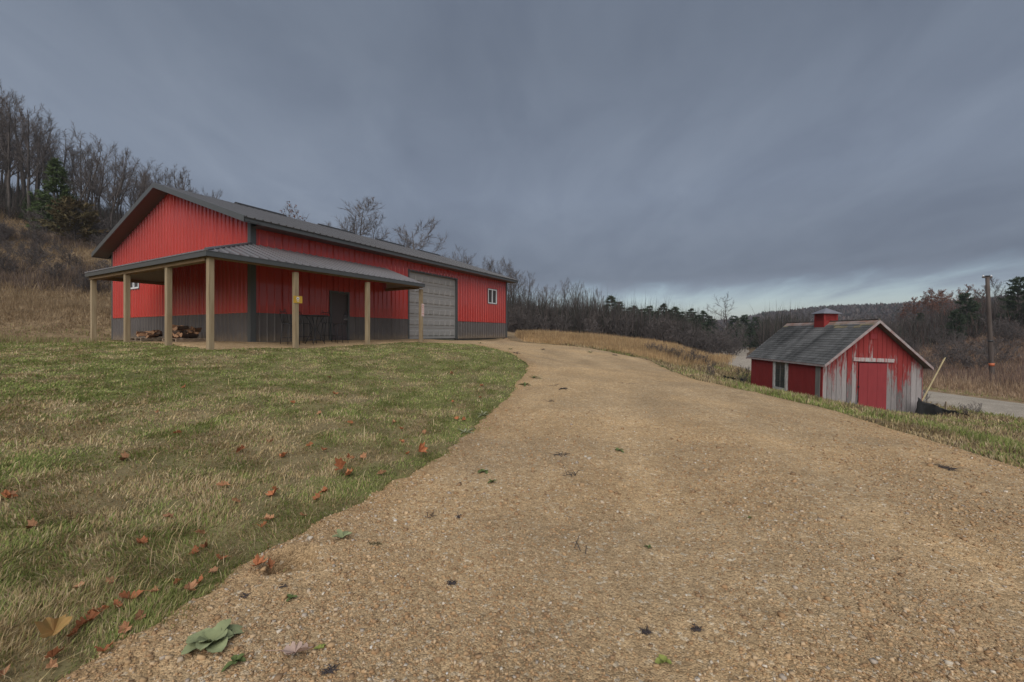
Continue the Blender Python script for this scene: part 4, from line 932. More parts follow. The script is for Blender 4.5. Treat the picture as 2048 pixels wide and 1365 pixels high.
BARE = [tree_meshes(100 + i, 12.0, n1=R.choice((12, 14, 16)), spread=R.uniform(.55, .8), upright=R.uniform(.10, .2), low=R.choice((.28, .36, .45)), n2=9, n3=9, tw=0.012) for i in range(7)]
TALL = [tree_meshes(140 + i, 13.0, n1=17, n2=9, n3=9, spread=.46, upright=.2, low=.33, tw=0.012) for i in range(4)]
SPREAD = [tree_meshes(160 + i, 11.0, n1=13, n2=12, n3=14, spread=1.0, upright=.06, low=.22, tw=0.013) for i in range(3)]
THICK = [tree_meshes(180 + i, 4.0, n1=8, n2=6, n3=6, multi=5, spread=.8, upright=.1, low=.12, mats=("twigs", "twigs"), tw=0.014) for i in range(5)]
OAK0 = tree_meshes(220, 11.0, leaves=('oakleaf', .05, .12), n1=13, n2=9, n3=8, spread=.9, upright=.1, low=.22, tw=0.012)
OAK = [tree_meshes(200 + i, 11.0, leaves=("oakleaf", .55, .13), n1=13, n2=7, n3=6, spread=.95, upright=.08, low=.25) for i in range(2)]

M["pine"] = material("pine_needles", (0.048, 0.072, 0.032), 0.9, color2=(0.026, 0.044, 0.022), var_scale=0.9, rand=0.2)
M["cedar"] = material("cedar_foliage", (0.115, 0.100, 0.040), 0.9, color2=(0.115, 0.072, 0.032), var_scale=0.7, rand=0.12)
M["greencedar"] = material("green_cedar_foliage", (0.085, 0.120, 0.036), 0.9, color2=(0.048, 0.076, 0.026), var_scale=0.8, rand=0.12)
def conifer(seed, h, width, mat, spray=0.30, ntier=26, base=0.10, shape=0.8, droop=0.05, gappy=0.25, up=0.1):
    rg = np.random.default_rng(seed); tp, tr = limb(rg, np.array([0, 0, -.3]), np.array([0, 0, 1.]), h + .2, h * .016, 8, .02, .02, .1)
    br, sp = [], []
    for i in range(ntier):
        f = base + (1 - base) * (i + rg.random() * .8) / ntier; reach = width * (1 - f) ** shape * rg.uniform(.7, 1.12) + .12
        for k in range(rg.integers(4, 7)):
            az = rg.uniform(0, 6.283); L = reach * rg.uniform(.6, 1.1); d = norm(np.array([math.cos(az), math.sin(az), up - droop + .25 * f]))
            p = np.array([0, 0, f * h]); pts, rad = limb(rg, p, d, L, .012 + .02 * (1 - f), 3, .06, .02, .3); br.append((pts, rad))
            m = int(4 + L * 7)
            for q in range(m):
                g = rg.uniform(.25, 1.0) ** .7
                if rg.random() < gappy * .5: continue
                x = g * 3; a = int(min(x, 2)); c = pts[a] + (pts[a+1] - pts[a]) * (x - a) + rg.normal(0, .08 + .05 * L, 3) * np.array([1, 1, .5]); sp.append((c, norm(d + rg.normal(0, .5, 3) + np.array([0, 0, .15]))))
    V, F = tubes([(tp, tr)] + br, 4); trunk = mesh_np("trunk", V, F, M["treebark"], True)
    C = np.array([s[0] for s in sp]); D = np.array([s[1] for s in sp]); vs = []
    for rep in range(5):
        dd = norm_rows(D + rg.normal(0, .45, D.shape)); s = norm_rows(np.cross(dd, rg.normal(0, 1, D.shape))); L = spray * rg.uniform(.6, 1.25, (len(C), 1)); w = L * .16
        vs.append(np.stack([C - s * w, C + s * w, C + dd * L], 1).reshape(-1, 3))
    V = np.vstack(vs); crown = mesh_np("crown", V, np.arange(len(V)).reshape(-1, 3), M[mat])
    return trunk, crown, None, h
PINE = [conifer(300 + i, 9.0, 2.3, "pine", .42, 24, .08, .75) for i in range(3)]
BIGPINE = [conifer(320 + i, 11.0, 3.9, "pine", .55, 22, .05, .45, .0, .3, .25) for i in range(2)]
CEDAR = [conifer(340, 4.6, 3.0, "cedar", .34, 17, .16, .36, -.1, .1, .5)]
GCEDAR = [conifer(350, 7.5, 2.0, "greencedar", .36, 34, .03, .75, .05, 0.0)]

def plant_tree(name, proto, x, y, h, label, cat, group, rz=None, lean=(0, 0), z=None, wide=1.0):
    tr, cr, lv, h0 = proto; s = h / h0
    e = empty(name, (x, y, (zz(x, y) if z is None else z) - 0.05), R.uniform(0, 6.28) if rz is None else rz, label, cat, group); e.scale = (s * wide, s * wide, s)
    e.rotation_euler[0] = lean[0]; e.rotation_euler[1] = lean[1]
    link("trunk", tr, e); link("crown", cr, e)
    if lv: link("leaves", lv, e)
    return e
def bearing(px, Y): return (px - CX) / FPX * Y
def tree_by_top(name, proto, px, topy, Y, label, cat, group, **k):
    x = bearing(px, Y); z = zz(x, Y); h = max(2.0, CAMZ + (HY - topy) / FPX * Y - z); return plant_tree(name, proto, x, Y, h, label, cat, group, **k)

# woodland on the hill to the left
G1 = "bare trees along the crest of the left hill"; L1_ = "tall bare grey tree in the wood on the hill left of the barn"
prof_x = [-120, -40, 0, 60, 100, 130, 160, 215, 260, 300, 340, 380, 420, 440]; prof_y = [150, 165, 180, 198, 232, 262, 262, 288, 300, 318, 328, 345, 378, 400]
def left_label(px, row):
    where = ("at the left edge of the picture above the hillside brush" if 0 <= px < 45 else "just past the left edge of the picture" if px < 0 else "around the green pyramidal cedar" if px < 150 else "right of the green cedar, above the juniper" if px < 240 else "just left of the barn's gable peak" if px < 315 else "over the roof just right of the gable peak")
    return ("bare tree " if row == 0 else "paler bare tree farther back, ") + where
for i, px in enumerate(np.linspace(-150, 425, 58)):
    px += R.uniform(-6, 6); Y = R.uniform(42, 60) + max(0, px - 200) * .02; top = np.interp(px, prof_x, prof_y) + abs(R.gauss(0, 14)) + (R.random() < .3) * 22
    tree_by_top("bare_tree", R.choice(TALL + BARE[:3]), px, top, Y, left_label(px, 0), "tree", G1, lean=(R.uniform(-.04, .04), R.uniform(-.04, .06)))
for i, px in enumerate(np.linspace(-140, 400, 24)):
    Y = R.uniform(60, 74); top = np.interp(px, prof_x, prof_y) + R.uniform(15, 50)
    tree_by_top("bare_tree", R.choice(TALL + BARE), px + R.uniform(-8, 8), top, Y, left_label(px, 1), "tree", G1)
tree_by_top("cedar_tree", GCEDAR[0], 114, 322, 43, "green pyramidal cedar among the bare trees on the left hill", "tree", "evergreens on the left hill", wide=1.05)
tree_by_top("cedar_tree", GCEDAR[0], 60, 385, 46, "small green cedar half hidden in the wood above the hillside brush", "tree", "evergreens on the left hill")
tree_by_top("juniper_tree", CEDAR[0], 150, 408, 39, "wide brownish juniper standing alone on the hillside below the wood", "tree", "evergreens on the left hill", wide=1.15)
# trees over the barn roof
for px, top, Y, p, lab in ((700, 440, 52, BARE[1], "slim bare tree seen over the barn roof beside the fullest one"), (722, 403, 50, SPREAD[0], "fullest bare tree rising behind the barn ridge"), (770, 440, 54, BARE[2], "low bare tree between the two bigger ones over the ridge"),
                           (830, 428, 50, SPREAD[1], "round-crowned bare tree furthest along the barn ridge"), (795, 455, 56, BARE[4], "small bare tree peeping over the ridge next to the round-crowned one"), (660, 452, 58, BARE[5], "faint bare tree low over the barn ridge")):
    tree_by_top("bare_tree", p, px, top, Y, lab, "tree", "bare trees behind the barn", wide=1.35)
tree_by_top("oak_tree", OAK0, 580, 398, 46, "oak with a few brown leaves showing over the barn roof", "tree", "bare trees behind the barn")
# tree line behind the golden field
G2 = "tree line behind the golden field"
px_ = [870, 900, 940, 970, 1010, 1040, 1060, 1075, 1110, 1150, 1185, 1215, 1250, 1300, 1350, 1400, 1440, 1500, 1560]; ty_ = [520, 505, 488, 518, 518, 524, 545, 566, 560, 562, 578, 597, 606, 622, 628, 636, 640, 648, 655]
for i, px in enumerate(np.linspace(860, 1500, 74)):
    px += R.uniform(-6, 6); Y = R.uniform(70, 84) + (px - 860) * .02; top = np.interp(px, px_, ty_) + abs(R.gauss(0, 9)) + (R.random() < .35) * 18
    tree_by_top("bare_tree", R.choice(BARE), px, top, Y, "bare brown tree in the tree line " + ("over the end of the barn roof" if px < 1015 else "just right of the barn's far corner" if px < 1090 else "behind the left part of the golden field" if px < 1200 else "among the pines behind the field" if px < 1360 else "where the golden field narrows to the road"), "tree", G2)
for i, px in enumerate(np.linspace(1000, 1470, 62)):
    px += R.uniform(-6, 6); Y = R.uniform(66, 72); x = bearing(px, Y)
    plant_tree("thicket_shrub", R.choice(THICK), x, Y, R.uniform(3.0, 5.2), "leafless thicket shrub at the far edge of the golden field, " + ("nearest the barn" if px < 1110 else "mid-field" if px < 1230 else "below the pine spires" if px < 1380 else "by the road bend"), "shrub", "thicket at the field edge", wide=1.3)
for px, top, Y in ((1222, 592, 88), (1300, 612, 92), (1326, 608, 90), (1350, 614, 92), (1382, 618, 94), (1270, 612, 96), (1408, 622, 97), (1240, 604, 95), (1286, 618, 82), (1312, 622, 80), (1338, 620, 82), (1362, 624, 82), (1258, 616, 84), (1396, 630, 84), (1420, 632, 88)):
    tree_by_top("pine_tree", R.choice(PINE), px, top, Y, "dark pine standing among the bare tree line, " + ("left of the spire cluster" if px < 1280 else "in the spire cluster" if px < 1370 else "toward the road bend") + (", in front" if Y < 86 else ", behind"), "tree", "pines in the far tree line", wide=1.5 if Y > 86 else 1.8)
for px, top, Y in ((1468, 632, 104), (1490, 630, 106), (1512, 634, 104), (1535, 640, 106), (1556, 648, 108), (1478, 648, 98), (1500, 652, 98), (1585, 655, 118)):
    tree_by_top("pine_tree", R.choice(PINE), px, top, Y, "bushy dark pine in the grove past the road bend", "tree", "pines past the road bend", wide=1.5)
tree_by_top("bare_tree", BARE[0], 1448, 594, 84, "broad bare tree standing out against the bright strip of sky", "tree", G2, wide=1.5)
for px in (1425, 1440, 1462, 1476): plant_tree("thicket_shrub", R.choice(THICK), bearing(px, 78), 78, R.uniform(3, 5), "leafless shrub under the broad bare tree by the road bend", "shrub", "shrubs by the road bend", wide=1.3)
# right-hand hillside
G3 = "bare trees on the hillside across the road"
for i in range(110):
    px = R.uniform(1560, 2230); Y = R.uniform(64, 112); top = np.interp(px, [1560, 1700, 1800, 1850, 1900, 1990, 2048, 2240], [650, 628, 610, 600, 592, 585, 600, 540]) + abs(R.gauss(0, 7)) + R.uniform(0, 10)
    tree_by_top("bare_tree", R.choice(BARE), px, top, Y, "bare brown tree on the hillside across the road, " + ("above the shed roof" if px < 1760 else "right of the shed peak" if px < 1880 else "around the dense dark pine" if px < 1970 else "right of the utility pole"), "tree", G3)
for px, top, Y in ((1830, 600, 88), (1862, 590, 84), (1890, 582, 84), (1918, 578, 82), (1945, 578, 80), (1810, 612, 92), (1875, 588, 90), (1905, 584, 92), (1846, 598, 92)):
    tree_by_top("oak_tree", R.choice(OAK), px, top, Y, "oak holding rust-coloured leaves on the skyline, " + ("right of the shed peak" if px < 1855 else "left of the dense dark pine" if px < 1900 else "above the dense dark pine") + (", farther back" if Y > 86 else ""), "tree", "rusty oaks on the skyline")
tree_by_top("bare_tree", SPREAD[0], 1988, 556, 76, "bare spreading tree on the hilltop directly behind the utility pole", "tree", G3)
tree_by_top("pine_tree", BIGPINE[0], 2040, 556, 58, "largest dark green pine at the right edge of the hillside", "tree", "big pines on the hillside")
tree_by_top("pine_tree", BIGPINE[1], 1932, 588, 62, "dense dark pine left of the utility pole", "tree", "big pines on the hillside")
tree_by_top("pine_tree", BIGPINE[0], 2090, 575, 54, "dark green pine just beyond the right edge pine", "tree", "big pines on the hillside")
tree_by_top("pine_tree", BIGPINE[1], 1912, 622, 58, "lower pale-green pine at the foot of the dense dark pine", "tree", "big pines on the hillside")
tree_by_top("pine_tree", PINE[0], 1840, 626, 80, "small dark pine alone on the brown hillside above the shed roof", "tree", "big pines on the hillside", wide=1.4)
for i in range(95):
    px = R.uniform(1590, 2180); Y = R.uniform(38, 78); x = bearing(px, Y)
    if road_dist(np.array([x]), np.array([Y]))[0] < 6: continue
    plant_tree("thicket_shrub", R.choice(THICK), x, Y, R.uniform(1.6, 3.6), "leafless shrub across the road, " + ("above the shed roof" if px < 1760 else "right of the shed peak" if px < 1870 else "between shed and utility pole" if px < 1975 else "right of the utility pole") + (", low down" if Y < 52 else ", higher up"), "shrub", "brush across the road", wide=1.5)
# left hillside brush
for i in range(60):
    px = R.uniform(-110, 260); Y = R.uniform(29, 46); x = bearing(px, Y)
    plant_tree("thicket_shrub", R.choice(THICK), x, Y, R.uniform(1.0, 2.2) + (Y > 40) * 1.0, "leafless brush clump on the left slope, " + ("near the left edge" if px < 70 else "below the juniper" if px < 180 else "next to the barn's eave") + (", lower band" if Y < 36 else ", upper band"), "shrub", "brush on the left slope", wide=1.5)
# near the shed and on the bank
for px, py, h in ((1484, 756, 1.2), (1425, 745, .7)):
    x, y, z = ground_at(px, py + 14); plant_tree("weed_shrub", R.choice(THICK), x, y, h, "tall dead weed stalks on the bank left of the shed", "shrub", "weeds left of the shed", wide=.8)
for px, py, h in ((1852, 806, 1.0), (1932, 832, .6), (1950, 828, .7)):
    x, y, z = ground_at(px, py); plant_tree("weed_shrub", R.choice(THICK), x, y, h, "dead weed stalks beside the black fabric right of the shed", "shrub", "weeds right of the shed", wide=.9)
for px in np.linspace(1300, 1420, 16):
    px += R.uniform(-5, 5); x, y, z = ground_at(px, np.interp(px, [1290, 1360, 1430], [708, 725, 735])); plant_tree("weed_shrub", R.choice(THICK), x, y, R.uniform(.6, 1.1), "dark dead brush on the bank below the golden field", "shrub", "brush below the golden field", wide=1.5)

# ------------------------------------------------------------------ grasses
M["blade"] = material("grass_blades", (1, 1, 1), 0.8, spec=0.25, attr=True)
def translucent(m, w):
    nt = m.node_tree; N = nt.nodes; L = nt.links; b = N["Principled BSDF"]; out = [n for n in N if n.type == "OUTPUT_MATERIAL"][0]
    t = N.new("ShaderNodeBsdfTranslucent"); src = b.inputs["Base Color"].links[0].from_socket; L.new(src, t.inputs[0])
    mx = N.new("ShaderNodeMixShader"); mx.inputs[0].default_value = w; L.new(b.outputs[0], mx.inputs[1]); L.new(t.outputs[0], mx.inputs[2]); L.new(mx.outputs[0], out.inputs[0])
translucent(M["blade"], 0.38)
def blades(name, P, Ln, Wd, bend, C, label, cat, seg=2, seed=1, parent=None):
    """P (n,3) roots, Ln/Wd (n,), bend (n,) sideways reach of the tip as a share of length, C (n,3) colours"""
    rg = np.random.default_rng(seed); n = len(P); az = fbm(P[:, 0] * 1.9, P[:, 1] * 1.9, 77 + seed) * 4 * np.pi + rg.normal(0, .9, n); d = np.c_[np.cos(az), np.sin(az), np.zeros(n)]; tw = az + rg.uniform(.9, 2.2, n)
    s = np.c_[np.cos(tw), np.sin(tw), np.zeros(n)] * Wd[:, None] * .5; up = np.array([0, 0, 1.0])
    P = P - up * 0.01
    hgt = Ln * np.sqrt(np.clip(1 - bend ** 2, .05, 1))
    tip = P + d * (bend * Ln)[:, None] + up * hgt[:, None] * (1 - .25 * bend[:, None])
    if seg == 1:
        V = np.stack([P - s, P + s, tip], 1).reshape(-1, 3); F = np.arange(3 * n).reshape(-1, 3); Cc = np.repeat(C, 3, 0); k = 3
    else:
        mid = P + d * (bend * Ln * .32)[:, None] + up * (hgt * .58)[:, None]
        V = np.stack([P - s, P + s, mid - s * .8, mid + s * .8, tip], 1).reshape(-1, 3); b = np.arange(n)[:, None, None] * 5
        F = (b + np.array([[0, 1, 3], [0, 3, 2], [2, 3, 4]])[None]).reshape(-1, 3); Cc = np.repeat(C, 5, 0); k = 5
    me = mesh_np(name, V, F, M["blade"], False, Cc); o = link(name, me, parent); tag(o, label, cat, kind="stuff"); return o
def palette(n, mix, rg, greens, straws):
    """mix (n,) share of green -> picked colours with scatter"""
    g = np.array(greens)[rg.integers(0, len(greens), n)]; s = np.array(straws)[rg.integers(0, len(straws), n)]
    pick = (rg.random(n) < mix)[:, None]; return np.where(pick, g, s) * rg.uniform(.7, 1.3, (n, 1))
GREENS = [(0.255, 0.295, 0.082), (0.305, 0.332, 0.108), (0.205, 0.258, 0.074), (0.345, 0.345, 0.135)]
STRAWS = [(0.53, 0.405, 0.22), (0.46, 0.345, 0.18), (0.58, 0.465, 0.29), (0.34, 0.25, 0.145)]
def lawn():
    rg = np.random.default_rng(21)
    # even cover in the view: sample bearing and log-distance
    n = 430000; u = rg.uniform(-1.34, 0.12, n); Y = 1.45 * (18.0 / 1.45) ** (rg.random(n) ** 0.85); X = u * Y
    t, s = barn_ts(X, Y)
    edge = drive_l(Y) - X + 0.06 * rg.normal(size=n) + 0.10 * sstep(.58, .8, vnoise(X * 7, Y * 7, 88))
    ok = (edge > -0.03) & (pad_in(X, Y) < 0.0 + 0.12 * rg.random(n)) & ~((t > 0) & (s > 0)) & (Y - 0.9 * 0 < 19)
    X, Y, edge = X[ok], Y[ok], edge[ok]; n = len(X)
    mix = lawn_mix(X, Y); tuft = fbm(X * 3.4, Y * 3.4, 71); thin = fbm(X * 1.6, Y * 1.6, 73)
    keep = rg.random(n) < np.clip(0.45 + 1.3 * (tuft - .35) + .2 * mix, .25, 1); X, Y, mix, tuft, edge = X[keep], Y[keep], mix[keep], tuft[keep], edge[keep]; n = len(X)
    dist = np.hypot(X, Y); dry = rg.random(n)
    Ln = rg.uniform(.025, .062, n) * (0.6 + 0.9 * tuft) * (1 + .5 * (dry > .93)) * np.clip(.7 + edge * 1.2, .7, 1); Wd = np.clip(0.0017 * dist * rg.uniform(.6, 1.3, n), .0026, .026) * np.where(dist < 3.5, 0.85, 1)
    bend = np.clip(rg.normal(.62, .24, n), .1, .97)
    C = palette(n, np.clip(mix * .95, .06, .92), rg, GREENS, STRAWS)
    blades("lawn_grass", np.c_[X, Y, H(X, Y)], Ln, Wd, bend, C, "mown lawn grass, green mixed with dry straw", "grass", 2, 22)
    # long pale stems lying over the lawn
    n = 900; u = rg.uniform(-1.3, 0, n); Y = 1.5 * (8 / 1.5) ** rg.random(n); X = u * Y; ok = drive_l(Y) - X > .03; X, Y = X[ok], Y[ok]; n = len(X)
    C = palette(n, np.full(n, .12), rg, GREENS, STRAWS) * 1.25
    blades("dry_stems", np.c_[X, Y, H(X, Y) + .01], rg.uniform(.08, .24, n), np.clip(.0016 * Y, .0025, .008), np.clip(rg.normal(.88, .12, n), .3, .985), C, "long pale dry stems lying in the lawn", "grass", 2, 24)
lawn()
def bank_grass():
    rg = np.random.default_rng(31); n = 240000; u = rg.uniform(0.12, 1.45, n); Y = 3.2 * (34 / 3.2) ** rg.random(n); X = u * Y
    e = X - drive_r(np.minimum(Y, 30)); ok = (e > 0.0 + 0.12 * rg.random(n)) & (road_dist(X, Y) > 3.0) & (X < 26) & ~((X > SX - HW - .05) & (X < SX + HW + .05) & (Y > SY) & (Y < SY + SLEN))
    ok &= field_mask(X, Y) < .5
    X, Y, e = X[ok], Y[ok], e[ok]; n = len(X); dist = np.hypot(X, Y); f = fbm(X * .6, Y * .6, 81); g2 = fbm(X * 2, Y * 2, 83)
    right = sstep(6.5, 9, X); mix = np.clip((f - .44) * 3.2 + .22 * right + .05 - .3 * sstep(14, 22, Y), .04, .8)
    Ln = rg.uniform(.06, .19, n) * (.5 + .9 * g2) * np.clip(.45 + e * .7, .45, 1.25) * (1 + .5 * sstep(14, 24, Y)); Wd = np.clip(.0014 * dist * rg.uniform(.6, 1.3, n), .003, .035)
    C = palette(n, mix, rg, GREENS, STRAWS + [(.15, .10, .07)]) * np.where(Y > 16, .85, 1)[:, None]
    blades("bank_grass", np.c_[X, Y, H(X, Y)], Ln, Wd, np.clip(rg.normal(.45, .2, n), .05, .9), C, "rough green and straw grass on the bank beside the drive", "grass", 2, 32)
bank_grass()
def field():
    rg = np.random.default_rng(41); n = 260000; u = rg.uniform(-.12, .62, n); Y = 17 * (70 / 17) ** rg.random(n); X = u * Y
    t, s = barn_ts(X, Y); ok = (rg.random(n) < field_mask(X, Y)) & ~((t < BL + .4) & (s > -1)); X, Y = X[ok], Y[ok]; n = len(X); f = fbm(X * .35, Y * .35, 91); f2 = fbm(X * .12, Y * .9, 93)
    C = np.array([(.50, .345, .175), (.42, .28, .135), (.58, .42, .235), (.34, .22, .12)])[rg.integers(0, 4, n)] * rg.uniform(.75, 1.25, (n, 1)) * (0.72 + .55 * f2)[:, None]
    Ln = rg.uniform(.45, 1.0, n) * (.65 + .7 * f) * np.clip(.22 + (X - drive_r(np.minimum(Y, 30))) * .10 + .05 * np.maximum(Y - 26, 0), .22, 1); blades("field_grass", np.c_[X, Y, H(X, Y)], Ln, np.clip(.0011 * Y * rg.uniform(.6, 1.4, n), .01, .07), np.clip(rg.normal(.3, .16, n), .02, .8), C, "tall golden dry grass field right of the barn", "grass", 1, 42)
field()
def slopes():
    rg = np.random.default_rng(51)
    # left hillside
    n = 190000; u = rg.uniform(-1.42, -.55, n); Y = 13 * (58 / 13) ** rg.random(n); X = u * Y; z = H(X, Y); t, s = barn_ts(X, Y)
    ok = (z > -.12) & ~((t > -3.2) & (s > -3) & (s < BW + .3)) & (rg.random(n) < sstep(-.14, .1, z)); X, Y, z = X[ok], Y[ok], z[ok]; n = len(X); f = fbm(X * .22, Y * .22, 101); f2 = fbm(X * .9, Y * .9, 103)
    band = sstep(2.6, 3.4, z + 1.2 * (f - .5)) * (1 - sstep(5.0, 5.8, z + 1.6 * (f - .5))); band2 = sstep(7.5, 8.5, z + 2 * (f - .5)) * (1 - sstep(10, 11, z))
    dark = np.clip(np.maximum(band, band2) * (.6 + .6 * f2), 0, 1)
    low = 1 - sstep(.5, 2.2, z)
    straw = np.array([(.34, .245, .145), (.40, .30, .185), (.28, .195, .115), (.36, .265, .16)])[rg.integers(0, 4, n)]; brown = np.array([(.18, .13, .10), (.22, .16, .125), (.25, .195, .16), (.15, .11, .085)])[rg.integers(0, 4, n)]
    C = np.where((rg.random(n) < dark * .9)[:, None], brown, straw) * rg.uniform(.7, 1.3, (n, 1)); gr = (rg.random(n) < (1 - sstep(.1, .8, z)) * .35)[:, None]; C = np.where(gr, np.array(GREENS)[rg.integers(0, 4, n)], C)
    Ln = rg.uniform(.2, .6, n) * (.4 + .8 * f2) * (1 + 1.0 * dark) * (1 - .55 * low); blades("hillside_grass", np.c_[X, Y, z], Ln, np.clip(.0013 * Y * rg.uniform(.5, 1.5, n), .01, .08), np.clip(rg.normal(.4, .22, n), .02, .9), C, "dry grass and dead weeds covering the left hillside", "grass", 1, 52)
    # slope across the road
    n = 170000; u = rg.uniform(.60, 1.55, n); Y = 20 * (95 / 20) ** rg.random(n); X = u * Y; rd = road_dist(X, Y)
    side = X - np.interp(Y, ROAD_S[:, 1], ROAD_S[:, 0]); ok = (rd > 3.1) & (side > 0); X, Y, rd = X[ok], Y[ok], rd[ok]; n = len(X); f = fbm(X * .2, Y * .2, 111); f2 = fbm(X * .8, Y * .8, 113)
    straw = np.array([(.42, .30, .195), (.48, .35, .235), (.35, .24, .15)])[rg.integers(0, 3, n)]; brown = np.array([(.22, .150, .11), (.25, .17, .13), (.18, .135, .115), (.26, .16, .11)])[rg.integers(0, 4, n)]
    br = np.clip(sstep(5.5, 9.0, rd + 5 * (f - .5)) * .85, .1, .9); C = np.where((rg.random(n) < br)[:, None], brown, straw) * rg.uniform(.7, 1.3, (n, 1)); gr = (rg.random(n) < .35 * (1 - sstep(3.2, 4.6, rd)))[:, None]; C = np.where(gr, np.array(GREENS)[rg.integers(0, 4, n)], C)
    Ln = rg.uniform(.3, 1.1, n) * (.5 + .8 * f2) * np.clip(sstep(3.0, 7, rd) + .15, .15, 1); blades("roadside_brush", np.c_[X, Y, H(X, Y)], Ln, np.clip(.0013 * Y * rg.uniform(.5, 1.5, n), .012, .10), np.clip(rg.normal(.4, .22, n), .02, .9), C, "tangled brown brush and dry grass across the road", "brush", 1, 54)
slopes()
M["undergrowth"] = material("undergrowth", (1, 1, 1), 0.95, spec=0.1, attr=True)
def undergrowth(name, label, n, ub, yb, hb, cols, seed, cond=None, wfac=.0011):
    rg = np.random.default_rng(seed); u = rg.uniform(*ub, n); Y = rg.uniform(*yb, n); X = u * Y
    if cond is not None: k = cond(X, Y); X, Y = X[k], Y[k]; n = len(X)
    f = fbm(X * .16, Y * .16, seed); Ln = rg.uniform(*hb, n) * (.5 + f); C = np.array(cols)[rg.integers(0, len(cols), n)] * rg.uniform(.7, 1.3, (n, 1))
    o = blades(name, np.c_[X, Y, H(X, Y) + rg.uniform(0, .5, n) * Ln * .9], Ln * .6, wfac * Y * rg.uniform(.5, 1.5, n), np.clip(rg.normal(.35, .25, n), 0, .9), C, label, "undergrowth", 1, seed + 1); return o
WC = [(.085, .070, .062), (.105, .084, .075), (.075, .064, .060), (.125, .10, .088), (.068, .058, .048), (.05, .058, .04)]
undergrowth("undergrowth", "dense leafless undergrowth filling the tree line behind the field", 70000, (-.22, .72), (68, 112), (2.5, 9.0), WC, 61, lambda x, y: road_dist(x, y) > 5)
undergrowth("hill_undergrowth", "leafless undergrowth beneath the trees on the left hill", 26000, (-1.45, -.62), (44, 66), (1.5, 4.5), WC, 63)
undergrowth("slope_undergrowth", "leafless undergrowth between the trees on the right hillside", 60000, (.62, 1.6), (56, 120), (1.5, 5.0), WC + [(.11, .062, .05)], 65, lambda x, y: (road_dist(x, y) > 6))

# ------------------------------------------------------------------ loose stones of the drive
M["stone"] = material("gravel_stones", (1, 1, 1), 0.9, spec=0.2, attr=True)
STONEC = np.array([(.40, .265, .145), (.34, .21, .11), (.46, .33, .20), (.30, .19, .105), (.42, .33, .235), (.36, .30, .24), (.52, .45, .36), (.25, .16, .09)])
def cube_dirs():
    return np.array([(-1,-1,-1),(1,-1,-1),(1,1,-1),(-1,1,-1),(-1,-1,1),(1,-1,1),(1,1,1),(-1,1,1)], float) * .5, np.array([(3,2,1,0),(4,5,6,7),(0,1,5,4),(1,2,6,5),(2,3,7,6),(3,0,4,7)])
def stones():
    rg = np.random.default_rng(71); n = 90000; u = rg.uniform(-1.3, 1.3, n); Y = 1.45 * (7.5 / 1.45) ** (rg.random(n) ** 1.1); X = u * Y
    d = drive_in(X, Y) + np.abs(rg.normal(0, .06, n)) * (rg.random(n) < .5); ok = (d > 0) & (np.hypot((X - HOLE[0]), (Y - HOLE[1])) > .12); X, Y = X[ok], Y[ok]; n = len(X)
    patch = fbm(X * 1.2, Y * 1.2, 75); ok = rg.random(n) < (.35 + 1.1 * (patch - .25)) * (1 - .72 * wheel_tracks(X, Y)); X, Y = X[ok], Y[ok]; n = len(X)
    size = np.clip(rg.lognormal(math.log(.0068), .42, n), .0035, .030) * np.clip(Y / 2.8, 1, 1.35)
    B, F = cube_dirs(); V = B[None] * (1 + rg.uniform(-.38, .38, (n, 8, 3))); sc = size[:, None] * rg.uniform(.65, 1.35, (n, 3)); sc[:, 2] *= .75
    V = V * sc[:, None]; a = rg.uniform(0, 6.283, n); b = rg.normal(0, .35, n); ca, sa, cb, sb = np.cos(a), np.sin(a), np.cos(b), np.sin(b)
    x, y, z = V[..., 0], V[..., 1], V[..., 2]; y, z = y * cb[:, None] - z * sb[:, None], y * sb[:, None] + z * cb[:, None]; x, y = x * ca[:, None] - y * sa[:, None], x * sa[:, None] + y * ca[:, None]
    g = gravel_z(X, Y); V = np.stack([x + X[:, None], y + Y[:, None], z + (g + size * .12)[:, None]], -1).reshape(-1, 3)
    Fa = (np.arange(n)[:, None, None] * 8 + F[None]).reshape(-1, 4); C = STONEC[rg.choice(8, n, p=[.25,.22,.13,.17,.07,.04,.02,.10])] * rg.uniform(.88, 1.20, (n, 1)); C = np.where((rg.random(n) < .003)[:, None], np.array([.62, .58, .52]), C)
    o = link("gravel_stones", mesh_np("gravel_stones", V, Fa, M["stone"], False, np.repeat(C, 8, 0))); tag(o, "loose tan gravel stones strewn over the drive", "gravel", kind="stuff")
stones()

